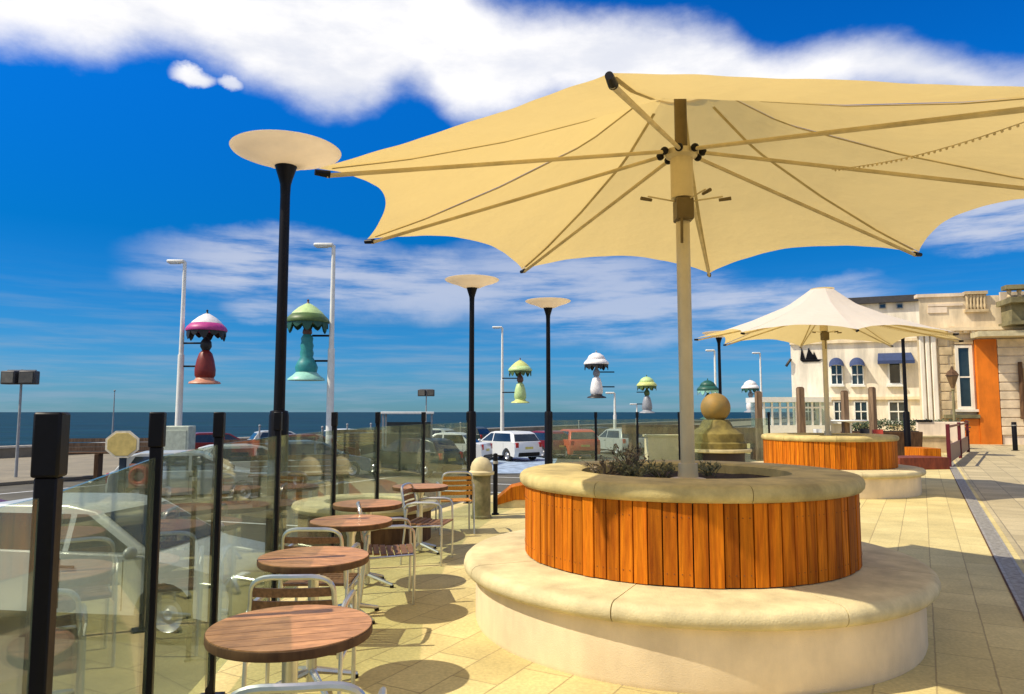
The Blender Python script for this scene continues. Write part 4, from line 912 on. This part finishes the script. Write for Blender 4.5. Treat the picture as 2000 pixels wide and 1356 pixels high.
YH = 47; HF = Face((XD(1546, YH), YH), R(-22)); HX = HF.x; HZ = HF.z
ht = thing('seafront_hotel', 'white seafront hotel with dark flat roof edge and navy awnings over its windows', 'building')
hx0 = HF.p[0]; hx1 = HX(1806); zr = HZ(1740, 592)
MB().prism([(hx0, YH), (hx1, YH), (hx1, 60), (hx0 + 3, 60)], 0, zr).build('wall', hotelw, ht, smooth=0)
MB().prism([(hx0 + 2.0, YH - .3), (hx1, YH - .3), (hx1, 60), (hx0 + 5, 60)], zr + .002, zr + .40).build('roof', slate, ht, smooth=0)
for q in (HZ(1640, 668), HZ(1700, 778)): MB().bx(hx0 - .05, hx1, YH - .18, YH - .002, q - .09, q + .09).build('string_course', cream, ht, smooth=0)
m_ = MB(); ex = HX(1584); z0 = HZ(1584, 707); k_ = 1.15
m_.add([(ex - .62, YH - .05, z0 + .15), (ex - .45, YH - .05, z0), (ex + .5, YH - .05, z0), (ex + .72, YH - .05, z0 + .15)], [(0, 1, 2, 3)])
for dx, h_, w_ in ((-.50, .80, .20), (-.08, .74, .40), (.22, .50, .20)): m_.add([(ex + dx - w_ * .5, YH - .05, z0 + .16), (ex + dx + w_, YH - .05, z0 + .16), (ex + dx, YH - .05, z0 + .16 + h_)], [(0, 1, 2)])
k_ = len(m_.v); fr_ = list(m_.f); m_.v += [(x, y + .03, z) for x, y, z in m_.v]; m_.f += [tuple(i + k_ for i in f)[::-1] for f in fr_]
for f in fr_:
    for i in range(len(f)): a, b = f[i], f[(i + 1) % len(f)]; m_.f.append((a, b, b + k_, a + k_))
m_.m = [0] * len(m_.f); m_.build('ship_emblem', black, ht, smooth=0)
def awning(x0, x1, z, arch=True):
    K = 12; vs = []; w_ = (x1 - x0) / 2; cx = (x0 + x1) / 2
    if arch:
        m = MB()
        for k in range(K + 1):
            a = math.pi * k / K; vs += [(cx + w_ * math.cos(a), YH, z + w_ * 1.05 * math.sin(a)), (cx + w_ * math.cos(a), YH - .55, z - .22 + w_ * .45 * math.sin(a))]
        m.add(vs, [(2 * k, 2 * k + 1, 2 * k + 3, 2 * k + 2) for k in range(K)]); m.build('awning', blueaw, ht, recalc=False)
    else:
        m = MB().add([(x0, YH, z + .5), (x1, YH, z + .5), (x1 + .1, YH - .7, z), (x0 - .1, YH - .7, z), (x0 - .1, YH - .7, z - .2), (x1 + .1, YH - .7, z - .2)], [(0, 1, 2, 3), (3, 2, 5, 4)]); m.add([(x0, YH, z + .5), (x0 - .1, YH - .7, z), (x0 - .1, YH - .7, z - .2), (x0, YH, z - .2)], [(0, 1, 2, 3)]); m.build('awning', blueaw, ht, smooth=0, recalc=False)
for a, b in ((1620, 1649), (1660, 1690)):
    x0, x1 = HX(a), HX(b); z1_ = HZ(a, 713); awning(x0, x1, z1_); window(ht, x0 + .14, x1 - .14, z1_ - 1.2, z1_ - .05, YH - .002, whitep, (1,), 1, .06)
x0, x1 = HX(1717), HX(1782); z1_ = HZ(1750, 707); awning(x0, x1, z1_ + .05, False); window(ht, HX(1738), HX(1758), z1_ - 1.3, z1_ - .1, YH - .002, whitep, (0,), 0, .1)
for a, b in ((1563, 1590), (1628, 1646), (1668, 1690), (1735, 1768)):
    window(ht, HX(a), HX(b), 1.0, HZ(a, 786) , YH - .002, whitep, (1,), 1, .08)
for a in (1725, 1759): window(ht, HX(a), HX(a + 10), HZ(a, 602), HZ(a, 595), YH - .002, greyp, (0,), 0, .04, False)
MB().tube([(hx0, YH - .1, HZ(1546, 702)), (hx0 - .18, YH - .2, HZ(1546, 710)), (hx0 - .3, YH - .2, HZ(1546, 716))], .09, 6).build('sign_bracket', black, ht)
pivot(ht, HF.p, HF.a)
cv = thing('conservatory', 'low white framed glass conservatory at the left end of the hotel', 'conservatory'); YC = 44.0
cx0, cx1 = XD(1490, YC), XD(1615, YC); zk = XZ(1500, 776, YC).z
m_ = MB()
for i in range(9): x = cx0 + (cx1 - cx0) * i / 8; m_.bx(x - .06, x + .06, YC - .06, YC + .06, .0, zk - .3)
m_.bx(cx0 - .1, cx1 + .1, YC - .065, YC + .065, .02, .75); m_.bx(cx0 - .1, cx1 + .1, YC - .065, YC + .065, 1.75, 1.85); m_.build('frame', whitep, cv, smooth=0)
MB().bx(cx0, cx1, YC - .01, YC + .01, .75, zk - .3).build('glazing', cglass, cv, smooth=0)
MB().bx(cx0 - .3, cx1 + .1, YC - .3, 46.4, zk - .298, zk).build('roof', whitep, cv, smooth=0)
MB().bx(cx0, cx0 + .08, YC + .08, 46.4, 0, zk - .3).build('end_wall', cglass, cv, smooth=0)

# lantern column, low pier, crimson barrier in front of the pavilion
ln = thing('lantern_post', 'traditional dark lantern on a short column in front of the tall window', 'lantern', (XD(1860, 33), 33, 0))
zt = XZ(1860, 718, 33).z
MB().lathe([(.16, 0), (.16, .3), (.08, .4), (.06, 1.4), (.05, zt - 1.05), (.09, zt - 1.0), (.05, zt - .98)], n=14).build('column', olivest, ln)
MB().lathe([(.07, zt - .95), (.27, zt - .40), (.27, zt - .36)], n=6).build('glass_case', mat('lantern_glass', (.20, .12, .06), .2), ln, smooth=0)
MB().lathe([(.32, zt - .36), (.20, zt - .18), (.08, zt - .10), (.05, zt), (0, zt + .08)], n=6).build('lantern_roof', darkwood, ln, smooth=0)
lp = thing('low_pier', 'pale pink low pier wall with dark cap behind the crimson barrier', 'wall', (XD(1846, 28), 28.5, 0), R(-20))
MB().box((0, 0, .58), (1.6, .35, 1.16)).build('pier', pinkish, lp, bevel=.02); MB().box((-.55, 0, 1.2), (.55, .45, .07)).build('cap', black, lp, bevel=.01)
br = thing('barrier', 'crimson framed barrier with two posts by the pavilion', 'barrier', (XD(1846, 20.8), 20.8, 0))
e = Vector((XD(1884, 28.5) - XD(1846, 20.8), 28.5 - 20.8, 0)); a = math.atan2(e.y, e.x)
for q in (Vector((0, 0, 0)), e * .5, e): MB().box((q.x, q.y, .6), (.10, .10, 1.2), a).build('post', crimson, br, bevel=.01)
MB().box((e.x / 2, e.y / 2, .36), (e.length - .1, .03, .5), a).build('panel', mat('plum_panel', (.10, .03, .06), .4), br); MB().box((e.x / 2, e.y / 2, 1.12), (e.length - .1, .05, .06), a).build('rail', crimson, br)
st = thing('timber_step', 'low timber clad step with an orange end, right of the far planter', 'step', (XD(1785, 20), 20.3, 0), R(10))
MB().box((0, 0, .16), (1.5, 1.0, .32)).build('riser', wood('shaded_boards', (.22, .05, .02), (.10, .02, .01), (8, 8, 2), .2), st, bevel=.01); MB().box((.95, .75, .26), (.5, 1.0, .52), R(-10)).build('end_block', cedar, st, bevel=.01)  # riser boards coloured dark red to stand for shade on the front
sb2 = thing('sill_wall', 'long low buff stone wall behind the far planter', 'wall', (XD(1775, 27), 28.6, 0), R(-4)); MB().box((0, 0, .28), (4.0, .5, .56)).build('wall_stem', buff, sb2, bevel=.02); MB().box((0, 0, .60), (4.1, .6, .07)).build('coping', stone, sb2, bevel=.01)
def hedge(loc, dims, label, n=4200):
    b = MB()
    for i in range(n):
        u_ = Vector((random.uniform(-1, 1), random.uniform(-1, 1), random.uniform(-1, 1))); k = max(abs(u_.x), abs(u_.y), abs(u_.z)); u_ *= (random.uniform(.7, 1.05) / k)
        p = Vector((u_.x * dims[0] / 2, u_.y * dims[1] / 2, (u_.z + 1) * dims[2] / 2 + random.uniform(-.05, .08))); d = Vector((random.uniform(-1, 1), random.uniform(-1, 1), random.uniform(-.3, 1))).normalized() * .11; s_ = d.orthogonal().normalized() * .04
        b.quad(p - d * .5, p + s_, p + d * .5, p - s_)
    o = b.build('hedge', leafd, smooth=0, recalc=False); o.location = loc; return tag(o, label, 'hedge')
hedge((XD(1765, 31), 31, 0), (4.6, 1.0, 1.15), 'dark green hedge between the lamp post and the hotel')
# white pedestal table, folded dark seat and red chair behind the far planter
wt = thing('pedestal_table', 'white round pedestal table behind the far planter', 'table', (XD(1655, 24), 24, 0)); z_ = 1.28
MB().lathe([(.0, z_ - .06), (.50, z_ - .06), (.55, z_ - .03), (.54, z_), (0, z_)], n=28).build('tabletop', whitep, wt); MB().lathe([(.30, 0), (.28, .05), (.08, .12), (.07, z_ - .1), (.2, z_ - .06)], n=16).build('pedestal', whitep, wt)
for px, d, m, rz, lb2 in ((1715, 24.2, mat('red_plastic', (.45, .06, .04), .4), .5, 'red plastic chair left of the lamp post'), (1690, 25.5, mat('dark_plastic', (.03, .03, .035), .4), -.4, 'dark plastic chair between the white table and the red chair'), (1600, 25, whitep, .8, 'white plastic chair behind the far parasol mast')):
    o = thing('plastic_chair', lb2, 'chair', (XD(px, d), d, 0), rz, 'plastic chairs behind the far planter')
    for a, b in ((-.2, -.2), (.2, -.2), (-.2, .2), (.2, .2)): MB().cyl((a * 1.1, b * 1.1, 0), (a, b, .46), .018, .022, 8).build('leg', m, o)
    MB().box((0, 0, .475), (.46, .44, .035)).build('seat', m, o, bevel=.012)
    MB().lathe([(.235, .50), (.25, .95), (.235, .96), (.222, .50)], (0, 0, 0), 14, R(15), R(165), True).build('backrest', m, o)
sc2 = thing('planter_trough', 'long dark trough of low plants in front of the hedge', 'planter', (XD(1725, 26), 26.3, 0), R(2)); MB().box((0, 0, .42), (2.6, .5, .84), 0, 1.05).build('trough', darkwood, sc2, bevel=.02); MB().box((0, 0, .85), (2.5, .42, .03)).build('soil', soil, sc2)
